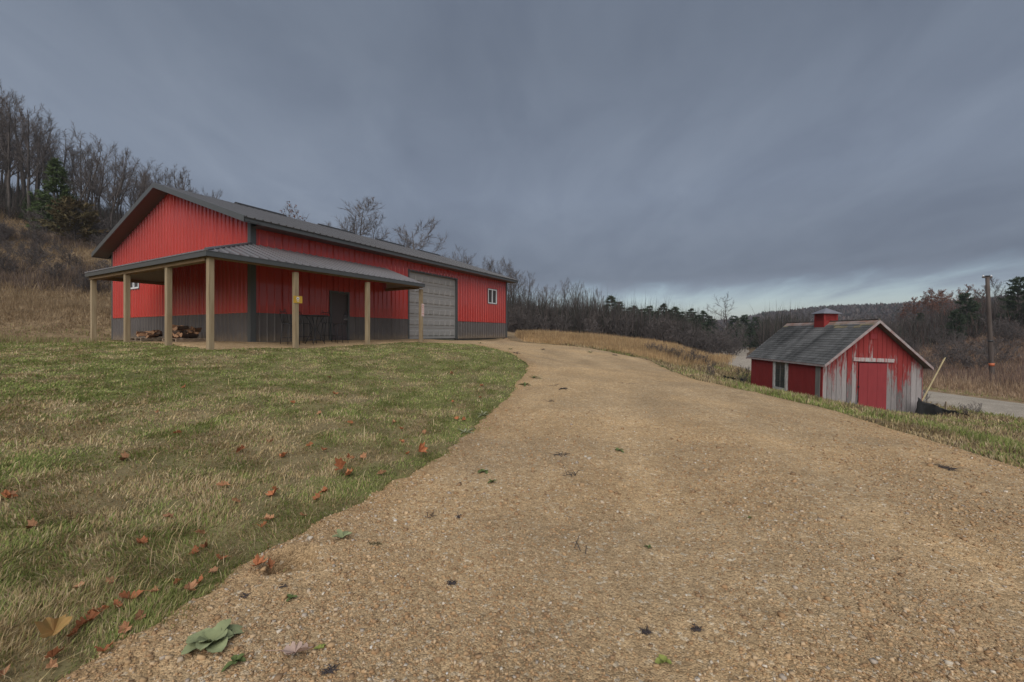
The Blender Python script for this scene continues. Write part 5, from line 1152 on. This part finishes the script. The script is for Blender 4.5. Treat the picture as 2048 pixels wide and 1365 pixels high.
# ------------------------------------------------------------------ far ridge
def far_ridge():
    az = np.linspace(-0.35, 1.9, 150); prof = np.interp(az, [-.35, .30, .42, .55, .62, .74, .90, 1.1, 1.35, 1.9], [2, 5, 13, 19, 26, 30, 31, 31, 36, 44])
    rr = np.array([240, 300, 360, 430, 500, 580, 700, 900]); sh = np.array([-.12, .05, .26, .52, .8, 1.0, .85, .2])
    A, Q = np.meshgrid(az, np.arange(len(rr)), indexing="ij"); Rr = rr[Q]; X = np.sin(np.arctan(A)) * Rr; Y = np.cos(np.arctan(A)) * Rr
    hgt = prof[:, None] * sh[None] * (0.85 + .3 * fbm(A * 6, Q * .8, 121)) - 5
    n, m = A.shape; i = np.arange(n - 1)[:, None] * m; j = np.arange(m - 1)[None, :]; F = np.stack([i + j, i + m + j, i + m + j + 1, i + j + 1], -1).reshape(-1, 4)
    hill = material("far_hill_floor", (0.070, 0.056, 0.052), 0.95, var=0.3, var_scale=0.02)
    o = link("far_hill", mesh_np("far_hill", np.c_[X.ravel(), Y.ravel(), hgt.ravel()], F, hill, True)); tag(o, "long wooded ridge across the valley", "hill", kind="structure")
    rg = np.random.default_rng(123); n = 9000; ai = rg.uniform(0.2, 1.5, n); qi = rg.uniform(.4, 5.6, n)
    ii = np.clip(((ai + .35) / 2.25 * 149), 0, 148.99); i0 = ii.astype(int); q0 = qi.astype(int); fi, fq = ii - i0, qi - q0
    def bil(G): return (G[i0, q0] * (1 - fq) + G[i0, q0 + 1] * fq) * (1 - fi) + (G[i0 + 1, q0] * (1 - fq) + G[i0 + 1, q0 + 1] * fq) * fi
    P = np.c_[bil(X), bil(Y), bil(hgt)]; k = 7; PP = np.repeat(P, k, 0) + np.c_[rg.normal(0, 2.2, (n * k, 2)), rg.uniform(-1, 4, n * k)]
    ev = (rg.random(n) < .07); base = np.array([(.095, .076, .076), (.105, .082, .080), (.088, .074, .078), (.115, .080, .070), (.14, .115, .105)])[rg.integers(0, 5, n)]; base = np.where(ev[:, None], np.array([.028, .038, .026]), base)
    C = np.repeat(base, k, 0) * rg.uniform(.75, 1.25, (n * k, 1)); blades("far_woods", PP, rg.uniform(2.5, 5, n * k), rg.uniform(2.0, 4.5, n * k), np.clip(rg.normal(.5, .2, n * k), 0, .9), C, "leafless woods covering the far ridge", "woods", 1, 124)
far_ridge()

# ------------------------------------------------------------------ utility pole and its line
def utility_pole():
    M["polewood"] = material("creosote_pole", (0.055, 0.042, 0.037), 0.9, color2=(0.10, 0.078, 0.066), var_scale=2, stretch=(6, 6, .5), bump=.5, bump_scale=10)
    b = at(1985, 768, 31.0); t = at(1974.5, 553, 31.0); e = empty("utility_pole", b, 0, "weathered wooden utility pole with an orange band across the road", "utility pole")
    d = np.array(t) - np.array(b)
    MB().tube([(0, 0, -.5)] + [tuple(d * f) for f in (0, .33, .66, 1)], [.155, .15, .14, .125, .11], 12).build("pole", M["polewood"], e, True)
    f0 = d * .165; f1 = d * .192; MB().tube([tuple(f0), tuple(f1)], .158, 12).build("marker_band", material("orange_tape", (.46, .12, .045), .6, var=.1), e, True)
    f0 = d * .39; f1 = d * .405; MB().tube([tuple(f0), tuple(f1)], .148, 12).build("steel_band", M["iron"], e, True)
    MB().tube([tuple(d + (0, 0, -.02)), tuple(d + (0, 0, .05))], [.15, .13], 12).build("pole_cap", M["iron"], e, True)
    MB().box(d[0] - .34, d[0] + .34, -.05, .05, d[2] - .12, d[2] - .03).build("cross_bracket", M["polewood"], e)
    for sx in (-.3, .3): MB().tube([(d[0] + sx, 0, d[2] - .03), (d[0] + sx, 0, d[2] + .03), (d[0] + sx, 0, d[2] + .09)], [.03, .05, .025], 8).build("insulator", M["vinyl"], e, True)
utility_pole()

# ------------------------------------------------------------------ silt fence scraps and stake beside the shed
M["fabric"] = material("black_fabric", (0.012, 0.012, 0.013), 0.7, var=.3, var_scale=5, bump=.5, bump_scale=9)
def cloth(name, P0, P1, h0, h1, label, seed, sag=.3):
    """a strip of fabric standing from P0 to P1, falling over towards its end"""
    rg = np.random.default_rng(seed); nu, nv = 26, 9; V = []
    P0, P1 = np.array(P0), np.array(P1); dr = (P1 - P0)[:2]; dr = dr / np.linalg.norm(dr); nr = np.array([-dr[1], dr[0]]); th = .012
    for side in (0, 1):
        for i in range(nu):
            f = i / (nu - 1); p = P0 + (P1 - P0) * f; hh = h0 + (h1 - h0) * f ** .8
            for j in range(nv):
                g = j / (nv - 1); wv = .06 * math.sin(f * 19 + g * 2 + seed) + .05 * (rg.random() - .5) * g; lean = -(sag * g * (0.3 + f)) * hh
                x, y = p[:2] + nr * (wv + lean + side * th); V.append((x, y, zz(x, y) - .05 + g * hh * (1 - .25 * f * g) + .02 * math.sin(f * 31)))
    F = []; o1 = nu * nv
    for i in range(nu - 1):
        for j in range(nv - 1):
            a = i * nv + j; F.append((a, a + nv, a + nv + 1, a + 1)); F.append((o1 + a, o1 + a + 1, o1 + a + nv + 1, o1 + a + nv))
    for i in range(nu - 1):
        a = i * nv + nv - 1; F.append((a, a + nv, o1 + a + nv, o1 + a)); a = i * nv; F.append((a, o1 + a, o1 + a + nv, a + nv))
    for i in (0, nu - 1):
        for j in range(nv - 1): a = i * nv + j; F.append((a, a + 1, o1 + a + 1, o1 + a) if i else (a, o1 + a, o1 + a + 1, a + 1))
    o = MB().add(V, F).build(name, M["fabric"], None, True); tag(o, label, "silt fence", "black silt fence scraps"); return o
cloth("silt_fence", (14.98, 15.38, 0), (17.5, 15.8, 0), .80, .12, "black fabric silt fence collapsing away from the shed corner", 3)
x0, y0, _ = ground_at(1448, 762); x1, y1, _ = ground_at(1476, 762)
cloth("silt_fence", (x0, y0, 0), (x1, y1 + .2, 0), .32, .22, "crumpled black silt fence scrap on the bank left of the shed", 5)
x0, y0, _ = ground_at(1481, 772); cloth("silt_fence", (x0, y0, 0), (x0 + .25, y0 + .1, 0), .45, .3, "small upright black fabric scrap near the shed's back corner", 7)
mb = MB(); b_ = np.array(at(1842, 806, 16.9)); t_ = np.array(at(1890, 716, 17.1)); d_ = (t_ - b_); s_ = np.array([.035, 0, .02])
mb.hexa([tuple(b_ - d_ * .25 + q) for q in ((-.03, -.012, 0), (.03, -.012, 0), (.03, .012, 0), (-.03, .012, 0))], [tuple(t_ + q) for q in ((-.03, -.012, -.01), (.03, -.012, .012), (.03, .012, .012), (-.03, .012, -.01))])
tag(mb.build("wooden_stake", material("pale_stake", (.42, .34, .19), .8, var=.15, var_scale=6)), "pale wooden stake leaning right beside the shed", "stake")
mb = MB(); b2 = np.array([16.55, 15.75, zz(16.55, 15.75) - .2]); mb.box(b2[0] - .02, b2[0] + .02, b2[1] - .02, b2[1] + .02, b2[2], b2[2] + .75); tag(mb.build("wooden_stake", material("grey_stake", (.25, .2, .14), .9, var=.2)), "short upright stake holding the black fabric", "stake")

# ------------------------------------------------------------------ signs on the porch posts
def post_world(i, z): t, s = POST_W[i][:2]; return t, s
def sign(post, z, w, h, off, name, label, mats, emb):
    t, s = POST_W[post][:2]; g = bw(t + off, s - PW / 2 - .012); e = empty(name, (g[0], g[1], z), BROT, label, "sign")
    MB().box(-w/2, w/2, -.004, .004, -h/2, h/2).build("plate", M[mats], e); emb(e)
    for sz in (-1, 1): MB().tube([(0 - off, -.004, sz * (h/2 - .03)), (0 - off, -.009, sz * (h/2 - .03))], .008, 8).build("screw", M["chrome"], e)
def emb1(e):
    MB().tube([(-.005, -.0045, .035), (-.005, -.0065, .035)], .052, 18).build("emblem_disc", M["white"], e)
    MB().tube([(-.005, -.007, .03), (-.005, -.0085, .03)], .020, 12).build("emblem_mark", M["black"], e)
    for k, w in enumerate((.10, .07)): MB().box(-w/2, w/2, -.0065, -.0045, -.045 - k * .03, -.035 - k * .03).build("print_line", M["white"], e)
sign(1, CAMZ + (HY - 601.5) / FPX * 14.1, .31, .235, .03, "porch_sign", "yellow sign with a white emblem on the porch post beside the table", "yellow", emb1)
M["pinkish"] = material("faded_sign", (.66, .50, .47), .55, var=.08, var_scale=8)
def emb2(e):
    for k, (w, h, z) in enumerate(((.10, .05, .20), (.11, .035, .12), (.11, .02, .05), (.09, .02, .0), (.11, .02, -.05), (.10, .06, -.16))): MB().box(-w/2, w/2, -.0065, -.0045, z - h/2, z + h/2).build("print_block", M["signfade"], e)
M["signfade"] = material("faded_red_print", (.55, .30, .26), .6, var=.2, var_scale=20)
sign(3, CAMZ + (HY - 620) / FPX * 18.8, .17, .58, .03, "post_notice", "tall faded pinkish notice on the porch post by the overhead door", "pinkish", emb2)

# ------------------------------------------------------------------ bar table and chairs on the porch
def on_porch(px, s): t = inv_t(px, s); g = bw(t, s); return g[0], g[1], zz(g[0], g[1]) + .035
def ring(mb, r, z, rt=.009, n=22, m=6): mb.tube([(r * math.cos(a), r * math.sin(a), z) for a in np.linspace(0, 2 * math.pi, n + 1)], rt, m, False); return mb
x, y, z = on_porch(630, -1.35)
tb = empty("bar_table", (x, y, z), BROT, "tall round dark metal bar table under the porch roof", "table")
mb = MB(); mb.tube([(0, 0, 1.035), (0, 0, 1.06)], [.44, .44], 32); mb.build("table_top", M["iron"], tb); ring(MB(), .45, 1.047, .018, 30).build("rim", M["iron"], tb, True)
for k in range(4):
    a = math.pi / 4 + k * math.pi / 2; pts = [(r * math.cos(a + w), r * math.sin(a + w), zq) for r, zq, w in ((.34, 0, 0), (.22, .25, .15), (.09, .5, .3), (.09, .62, .35), (.2, .85, .45), (.32, 1.03, .5))]; MB().tube(pts, .014, 7).build("leg", M["iron"], tb, True)
ring(MB(), .105, .56, .011, 16).build("collar", M["iron"], tb, True); ring(MB(), .27, .16, .009, 20).build("foot_ring", M["iron"], tb, True)
def bar_chair(px, s, rz, label):
    x, y, z = on_porch(px, s); e = empty("bar_chair", (x, y, z), BROT + rz, label, "chair", "bar chairs round the porch table")
    MB().prism([(.21 * math.cos(a), .21 * math.sin(a), .72) for a in np.linspace(0, 2 * math.pi, 19)[:-1]], (0, 0, .025)).build("seat", M["iron"], e)
    for sx, sy in ((-1, -1), (1, -1), (1, 1), (-1, 1)): MB().tube([(sx * .22, sy * .22, 0), (sx * .19, sy * .19, .36), (sx * .15, sy * .15, .725)], .012, 6).build("leg", M["iron"], e, True)
    ring(MB(), .262, .24, .009, 20).build("foot_rest", M["iron"], e, True)
    MB().tube([(-.18, .15, .73), (-.20, .22, .95), (-.19, .25, 1.10), (-.10, .265, 1.17), (0, .27, 1.155), (.10, .265, 1.17), (.19, .25, 1.10), (.20, .22, .95), (.18, .15, .73)], .012, 7).build("back_frame", M["iron"], e, True)
    for sx in (-.07, 0, .07): MB().tube([(sx, .17, .73), (sx * 1.3, .23, .95), (sx, .265, 1.15)], .008, 6).build("back_spindle", M["iron"], e, True)
    for sx in (-1, 1): ring(MB(), .045, 0, .008, 12).build("scroll", M["iron"], e, True).matrix_local = __import__("mathutils").Matrix.Translation((sx * .13, .268, 1.185)) @ __import__("mathutils").Matrix.Rotation(math.pi / 2, 4, "X")
bar_chair(580, -1.35, math.pi / 2, "dark metal bar chair half hidden behind the yellow-sign post"); bar_chair(607, -.75, .25, "dark metal bar chair against the wall, behind the table")
bar_chair(656, -.75, -.3, "dark metal bar chair by the wall between table and brown door"); bar_chair(680, -1.45, -math.pi / 2 - .2, "dark metal bar chair standing in front of the brown door")

# ------------------------------------------------------------------ firewood on pallets
def pallet(t, s, label):
    g = bw(t, s); e = empty("wooden_pallet", (g[0], g[1], zz(g[0], g[1]) + .03), BROT, label, "pallet", "pallets under the firewood")
    for y in (-.5, 0, .5): MB().box(-.5, .5, y - .045, y + .045, .022, .11).build("runner", M["pallet"], e)
    for k in range(6): MB().box(-.5 + k * .18, -.5 + k * .18 + .1, -.56, .56, .111, .131).build("deck_board", M["pallet"], e)
    for k in (0, 2, 5): MB().box(-.5 + k * .18, -.5 + k * .18 + .1, -.56, .56, 0, .021).build("bottom_board", M["pallet"], e)
def log_mesh(seed):
    rg = random.Random(seed); L = rg.uniform(.36, .46); r = rg.uniform(.075, .125); span = rg.choice((1.6, 2.2, 3.14, 3.14, 6.28)); n = 8; full = span > 6
    prof = [(r * rg.uniform(.92, 1.06) * math.cos(-span/2 + span * k / (n if full else n - 1)), r * rg.uniform(.92, 1.06) * math.sin(-span/2 + span * k / (n if full else n - 1))) for k in range(n)]
    if not full: prof = prof + [(rg.uniform(-.01, .01), rg.uniform(-.01, .01))]
    m = len(prof); cx = sum(p[0] for p in prof) / m; V = [(-L/2 + rg.uniform(-.01, .01), p[0] - cx, p[1]) for p in prof] + [(L/2 + rg.uniform(-.01, .01), p[0] * rg.uniform(.92, 1.05) - cx, p[1]) for p in prof]
    F = [tuple(range(m))[::-1], tuple(range(m, 2 * m))] + [(i, (i + 1) % m, m + (i + 1) % m, m + i) for i in range(m)]
    me = bpy.data.meshes.new("log"); me.from_pydata(V, [], F); me.update(); me.materials.append(M["splitwood"]); me.materials.append(M["bark"])
    for k, p in enumerate(me.polygons): p.material_index = 1 if (k >= 2 and (full or k - 2 < n - 1)) else 0
    return me
LOGS = [log_mesh(i) for i in range(10)]
ta = -.85; sA, sB = inv_s(302, ta), inv_s(371, ta)
pallet(ta, sA, "grey wooden pallet with few logs, further from the corner post"); pallet(ta, sB, "wooden pallet under the higher firewood heap near the corner post")
rl = random.Random(19)
for s0, n, hmax, lab in ((sA, 15, .26, "split log in the low firewood heap on the far pallet"), (sB, 26, .44, "split log in the higher firewood heap near the corner post")):
    for k in range(n):
        f = k / n; dz = .14 + .10 + f * (hmax - .1); spr = .5 * (1 - .75 * f); dt, ds = rl.uniform(-.36, .36) * (1 - .4 * f), rl.uniform(-spr, spr); g = bw(ta + dt, s0 + ds)
        o = link("firewood_log", rl.choice(LOGS)); o.location = (g[0], g[1], zz(g[0], g[1]) + dz * (1 if k > 4 else .9)); o.rotation_euler = (rl.uniform(0, 6.28), rl.uniform(-.2, .2), BROT + rl.choice((0, math.pi / 2, .5, -.6, 2.2)) + rl.uniform(-.3, .3)); tag(o, lab, "log", "split logs in the " + ("far" if s0 == sA else "near") + " heap")

# ------------------------------------------------------------------ fallen leaves
def leaf_mesh(kind, seed):
    rg = random.Random(seed); pts = []
    if kind == "maple":
        tips = [(-2.45, .66), (-1.75, .85), (-.95, .84), (-.0, 1.0), (.95, .86), (1.75, .86), (2.45, .64)]
        for k, (a, r) in enumerate(tips):
            pts += [(a - .22, r * .84), (a, r * rg.uniform(.92, 1.08)), (a + .2, r * .82)]
            if k < 6: pts.append(((a + tips[k+1][0]) / 2, .58 + .08 * rg.random()))
        pts.append((3.14, .12)); P = [(r * math.cos(a), r * math.sin(a)) for a, r in pts]
    else:
        up = [(-1, .03), (-.75, .14), (-.62, .40), (-.50, .42), (-.42, .15), (-.25, .48), (-.10, .50), (-.02, .18), (.15, .46), (.30, .46), (.36, .20), (.55, .36), (.68, .32), (.72, .16), (.92, .12), (1.0, 0)]
        P = [(x, y * rg.uniform(.88, 1.1)) for x, y in up] + [(x, -y * rg.uniform(.88, 1.1)) for x, y in up[::-1][1:]]
    fold = rg.uniform(.9, 2.4); curl = rg.uniform(.0, 1.4); th = .02
    def lift(x, y): return fold * abs(y) * .7 + curl * x * x * .6 + .13 * math.sin(5 * x + 3 * y + seed) + .08 * math.sin(9 * y - 4 * x)
    C = (0.05 if kind == "maple" else 0, 0); V = [(C[0], C[1], lift(*C))] + [(x, y, lift(x, y)) for x, y in P]; n = len(P); V += [(v[0], v[1], v[2] - th) for v in V]
    F = []
    for i in range(n):
        a, b = 1 + i, 1 + (i + 1) % n; F += [(0, a, b), (n + 1, n + 1 + b, n + 1 + a), (a, n + 1 + a, n + 1 + b, b)]
    # stem
    mb = MB().add(V, F); x0 = -1.0 if kind == "oak" else -.1; mb.tube([(x0, 0, lift(x0, 0) - .01), (x0 - .35, .03, lift(x0, 0) + .02), (x0 - .65, .12, lift(x0, 0) - .02)], .018, 4)
    return mb
M["leaf_a"] = material("tan_leaf", (0.35, 0.185, 0.10), .8, spec=0.15, var=.25, var_scale=3, rand=.25); M["leaf_b"] = material("rust_leaf", (0.33, 0.13, 0.06), .8, spec=0.15, var=.25, var_scale=3, rand=.25)
M["leaf_c"] = material("ochre_leaf", (0.33, 0.185, 0.075), .8, spec=0.15, color2=(.24, .17, .06), var_scale=1.6, rand=.1); M["leaf_p"] = material("pinkish_leaf", (0.40, 0.29, 0.24), .85, spec=0.15, var=.15, var_scale=3)
LEAFM = [leaf_mesh("maple" if i % 3 else "oak", i).mesh("leaf", M["leaf_a" if i % 2 else "leaf_b"]) for i in range(8)]
LEAVES = [(369,777),(315,828),(255,922),(355,871),(585,809),(538,888),(18,998),(69,1060),(446,977),(546,994),(566,917),(338,1041),(397,1074),(523,1060),(538,1046),(222,1171),(160,1182),(353,1174),(311,1192),(382,1187),(401,1172),(393,1110),(414,1099),(440,1126),(428,1151),(208,1227),(235,1222),(259,1206),(182,1240),(176,1254),(150,1278),(283,1240),(208,1310),(104,1326),(99,1347),(5,1361),(283,1096),(254,1265),(547,985),(637,1002),(651,988),(604,1038),(658,758),(670,791),(907,806),(786,848),(805,862),(850,869),(914,842),(929,842),(963,774),(903,750),(620,895),(648,905),(699,919),(727,920),(699,955),(763,953),(802,887),(960,798),(816,913),(10,1000),(470,1010),(700,850),(480,905),(640,830)]
rf = random.Random(23)
for k, (px, py) in enumerate(LEAVES):
    x, y, z = ground_at(px, py); o = link("fallen_leaf", rf.choice(LEAFM)); s = rf.uniform(.028, .052) * (1 if py > 1000 else 1.2); o.scale = (s, s, s); o.location = (x, y, z + .02); o.rotation_euler = (rf.uniform(-.5, .5) - .25, rf.uniform(-.5, .5), rf.uniform(0, 6.28))
    zone = "in the bottom left corner near the drive edge" if py > 1090 and px < 460 else "along the near drive edge" if py > 930 and px > 430 else "in the middle of the near lawn" if py > 860 and px < 430 else "near the far drive edge of the lawn" if px > 760 else "out in the far lawn"
    tag(o, ("large " if s > .048 else "small ") + ("tan" if "a" == o.data.materials[0].name[0:0] or o.data.materials[0].name.startswith("tan") else "rust") + " curled fallen leaf " + zone, "leaf", "fallen leaves on the lawn")
def special_leaf(kind, seed, mat, px, py, size, label, rot, dz=.03):
    x, y, z = ground_at(px, py); o = leaf_mesh(kind, seed).build("fallen_leaf", M[mat]); o.scale = (size,) * 3; o.location = (x, y, z + dz); o.rotation_euler = rot; tag(o, label, "leaf")
special_leaf("maple", 31, "leaf_c", 107, 1292, .075, "large ochre maple leaf at the bottom left in the grass", (.25, -.35, 1.9), .06)
special_leaf("oak", 32, "leaf_p", 590, 1322, .075, "pale pinkish lobed oak leaf lying on the gravel", (-.1, .1, .35), .035)
special_leaf("maple", 33, "leaf_b", 514, 1143, .055, "rust leaf lying left of the burrow in the gravel", (.2, .1, .4)); special_leaf("oak", 34, "leaf_b", 540, 1143, .045, "rust leaf at the lip of the burrow in the gravel", (.2, -.1, 2.2))
special_leaf("maple", 35, "leaf_b", 838, 914, .085, "large rust leaf standing at the lawn edge beside the drive", (.9, .2, 1.2), .06); special_leaf("maple", 36, "leaf_b", 681, 948, .085, "large curled rust leaf in the grass halfway along the drive edge", (.8, -.3, .2), .06)

# ------------------------------------------------------------------ weeds on the gravel
M["mullein"] = material("mullein_leaf", (0.25, 0.275, 0.145), .9, spec=0.12, var=.18, var_scale=8, bump=.5, bump_scale=30); M["weed"] = material("weed_leaf", (0.11, 0.14, 0.05), .8, spec=0.12, var=.25, var_scale=9); M["darkweed"] = material("dark_dead_weed", (0.045, 0.036, 0.036), .9, var=.3, var_scale=9); M["paleweed"] = material("pale_weed", (0.25, 0.26, 0.16), .85, spec=0.12, var=.2)
M["limeleaf"] = material("lime_leaf", (0.23, 0.25, 0.07), .8, spec=0.12, var=.2, var_scale=9); M["mossmat"] = material("dark_moss", (0.055, 0.058, 0.030), .95, var=.4, var_scale=12)
def leaf_blade(L, W, arch, mat, parent, az, el, rg, cup=.25, z0=.0):
    """a broad leaf: 7 stations along, 5 across, with a midrib fold and wavy margin, 2 mm thick"""
    V = []; nu, nv = 8, 5
    for side in (0, 1):
        for i in range(nu):
            f = i / (nu - 1); w = W * (math.sin(math.pi * min(1, f * .86 + .09)) ** .8) * (1 if f < 1 else .05); x = L * f * math.cos(el); zq = L * (f * math.sin(el) - arch * f * f)
            for j in range(nv):
                g = (j / (nv - 1) - .5) * 2; y = w * .5 * g; V.append((x, y, z0 + zq + cup * abs(g) ** 1.4 * w * .5 + .06 * W * math.sin(9 * f + 2.5 * g) * abs(g) - side * .002))
    F = []; o1 = nu * nv
    for i in range(nu - 1):
        for j in range(nv - 1): a = i * nv + j; F.append((a, a + nv, a + nv + 1, a + 1)); F.append((o1 + a, o1 + a + 1, o1 + a + nv + 1, o1 + a + nv))
    ca, sa = math.cos(az), math.sin(az); V = [(x * ca - y * sa, x * sa + y * ca, z) for x, y, z in V]
    return MB().add(V, F).build("leaf", mat, parent, True)
def rosette(name, px, py, n, L, W, mat, label, cat, seed, el=(.15, .9), arch=.35, dz=.012):
    rg = random.Random(seed); x, y, z = ground_at(px, py); e = empty(name, (x, y, float(gravel_z(np.array([x]), np.array([y]))[0]) + dz if drive_in(x, y) > 0 else z), rg.uniform(0, 6.28), label, cat, "weeds on the gravel drive")
    for k in range(n):
        f = k / n; leaf_blade(L * rg.uniform(.75, 1.1) * (1 - .35 * f), W * rg.uniform(.8, 1.1) * (1 - .2 * f), arch * rg.uniform(.6, 1.2) * (1 - .4 * f), M[mat], e, k * 2.4 + rg.uniform(-.3, .3), el[0] + (el[1] - el[0]) * f + rg.uniform(-.08, .08), rg)
    return e
rosette("mullein_plant", 424, 1292, 13, .150, .092, "mullein", "large grey-green mullein rosette on the gravel at the bottom", "plant", 1)
rosette("mullein_plant", 684, 1084, 4, .115, .042, "mullein", "small mullein with three upright leaves near the burrow", "plant", 3, (.35, 1.0), .3)
rosette("weed_plant", 473, 1330, 7, .06, .026, "weed", "small green and purple weed below the large mullein", "plant", 5); rosette("weed_plant", 583, 1206, 5, .05, .022, "weed", "small dark green weed between mullein and burrow", "plant", 7)
rosette("weed_plant", 1237, 903, 6, .09, .04, "weed", "small blue-green weed alone in the middle of the drive", "plant", 9, (.1, .6)); rosette("weed_plant", 968, 947, 6, .09, .035, "weed", "flat green weed near the lawn edge halfway up the drive", "plant", 11, (.1, .5)); rosette("weed_plant", 984, 970, 5, .075, .03, "weed", "little green weed just below the flat one near the lawn edge", "plant", 13)
rosette("weed_plant", 1297, 1096, 5, .035, .015, "weed", "tiny green seedling on the bare gravel right of centre", "plant", 15); rosette("weed_plant", 1327, 1322, 5, .045, .03, "limeleaf", "tiny yellow-green seedling at the bottom right of centre", "plant", 17); rosette("weed_plant", 640, 1305, 4, .035, .02, "limeleaf", "tiny yellow-green seedling above the pale oak leaf", "plant", 18)
rosette("weed_plant", 966, 832, 9, .17, .03, "paleweed", "pale spiky weed at the lawn edge beside the drive", "plant", 19, (.2, 1.1)); rosette("weed_plant", 930, 866, 9, .19, .03, "paleweed", "low pale weed sprawling from the lawn edge onto gravel", "plant", 21, (.1, .8)); rosette("weed_plant", 1068, 758, 8, .2, .04, "weed", "weed on the gravel by the tip of the lawn", "plant", 23); rosette("weed_plant", 1050, 772, 8, .22, .05, "weed", "sprawling weed beside the lawn tip", "plant", 25, (.1, .6))
rosette("weed_plant", 1127, 779, 7, .15, .04, "darkweed", "dark flat weed on the upper drive", "plant", 27, (.05, .4)); rosette("weed_plant", 1500, 1040, 4, .03, .014, "weed", "tiny weed on the right of the drive", "plant", 28)
for k, (px, py) in enumerate(((1230, 712), (1180, 706), (1325, 735), (1032, 708), (1021, 700), (960, 688), (1085, 700))): rosette("weed_plant", px, py, 6, .2, .05, "weed" if k % 3 else "darkweed", "small weed tuft on the far part of the drive, " + ("toward its right edge" if px > 1150 else "near the barn and lawn tip"), "plant", 40 + k, (.1, .7))
def dead_clump(px, py, n, L, label, seed, flat=.3, mat="darkweed"):
    rg = random.Random(seed); x, y, z = ground_at(px, py); z = float(gravel_z(np.array([x]), np.array([y]))[0]); mb = MB()
    for k in range(n):
        a = rg.uniform(0, 6.28); l = L * rg.uniform(.5, 1.1); h = l * rg.uniform(.05, flat); p = [(rg.uniform(-.6, .6) * L, rg.uniform(-.6, .6) * L, .0)]; p += [(p[0][0] + l * .5 * math.cos(a), p[0][1] + l * .5 * math.sin(a), h), (p[0][0] + l * math.cos(a + .3), p[0][1] + l * math.sin(a + .3), h * rg.uniform(.2, 1.2))]; mb.tube(p, [.003, .0025, .0012], 4)
    o = mb.build("dead_weed", M[mat]); o.location = (x, y, z + .004); tag(o, label, "dead weed", "dead weeds and twigs on the drive")
dead_clump(1125, 914, 16, .11, "dark dead weed with spread stalks in the middle of the drive", 1); dead_clump(1142, 956, 9, .09, "dark upright dead weed just below the spread one", 2, .9); dead_clump(1102, 806, 10, .12, "dark dead weed high on the drive near the lawn", 3, .5)
dead_clump(1895, 941, 26, .13, "dark mat of dead weed near the right edge of the drive", 4, .15); dead_clump(858, 1037, 8, .04, "small dark dead weed near the lawn edge, left one of two", 5, .6); dead_clump(917, 1037, 8, .045, "small dark dead weed near the lawn edge, right one of two", 6, .6)
dead_clump(905, 1172, 26, .028, "small black dead tuft in the lower middle of the drive", 7, .4); dead_clump(660, 1350, 26, .028, "dark purple dead tuft at the very bottom of the drive", 8, .4); dead_clump(492, 1196, 10, .035, "small black dead tuft left of the dark green weed", 9, .4); dead_clump(567, 1178, 8, .03, "tiny black dead tuft above the dark green weed", 10, .4)
dead_clump(1162, 1105, 3, .07, "single thin black stalk poking up from the gravel", 11, 1.2); dead_clump(1392, 1255, 26, .028, "small dark dead tuft low on the right of the drive", 12, .4); dead_clump(1290, 1262, 26, .028, "dark scrap of dead weed below the drive centre", 13, .4); dead_clump(1100, 772, 6, .2, "brown dead twig lying across the upper drive, left", 14, .1); dead_clump(1250, 768, 6, .2, "brown dead twig lying across the upper drive, right", 15, .1)
def moss(px, py, L, W, label, seed):
    rg = np.random.default_rng(seed); x, y, z = ground_at(px, py); n = 420; a = rg.uniform(0, 6.283, n); r = rg.random(n) ** .6 * (.55 + .6 * vnoise(np.cos(a) * 3 + 9, np.sin(a) * 3 + 9, 4)); X = x + L * r * np.cos(a) + .2 * W * np.sin(9 * a); Y = y + W * r * np.sin(a); C = np.array([(.16, .17, .08), (.11, .12, .065), (.19, .16, .09)])[rg.integers(0, 3, n)] * rg.uniform(.6, 1.3, (n, 1))
    P = np.c_[X, Y, gravel_z(X, Y) + .004]; o = blades("moss_mat", P, rg.uniform(.006, .016, n), np.full(n, .006), np.clip(rg.normal(.5, .2, n), .1, .9), C, label, "moss", 2, seed)
moss(752, 1090, .065, .028, "dark mossy mat on the gravel right of the small mullein", 5)

# ------------------------------------------------------------------ damp autumn air
def haze():
    hm = bpy.data.materials.new("haze_air"); hm.use_nodes = True; N = hm.node_tree.nodes; L = hm.node_tree.links; N.clear()
    out = N.new("ShaderNodeOutputMaterial"); v = N.new("ShaderNodeVolumePrincipled"); v.inputs["Color"].default_value = (0.80, 0.86, 0.95, 1); v.inputs["Density"].default_value = 0.00032; v.inputs["Anisotropy"].default_value = 0.0
    L.new(v.outputs[0], out.inputs["Volume"])
    o = MB().box(-1650, 1650, -1650, 1650, -14, 66).build("haze", hm); tag(o, "thin damp haze in the valley air", "haze", kind="stuff")
haze()
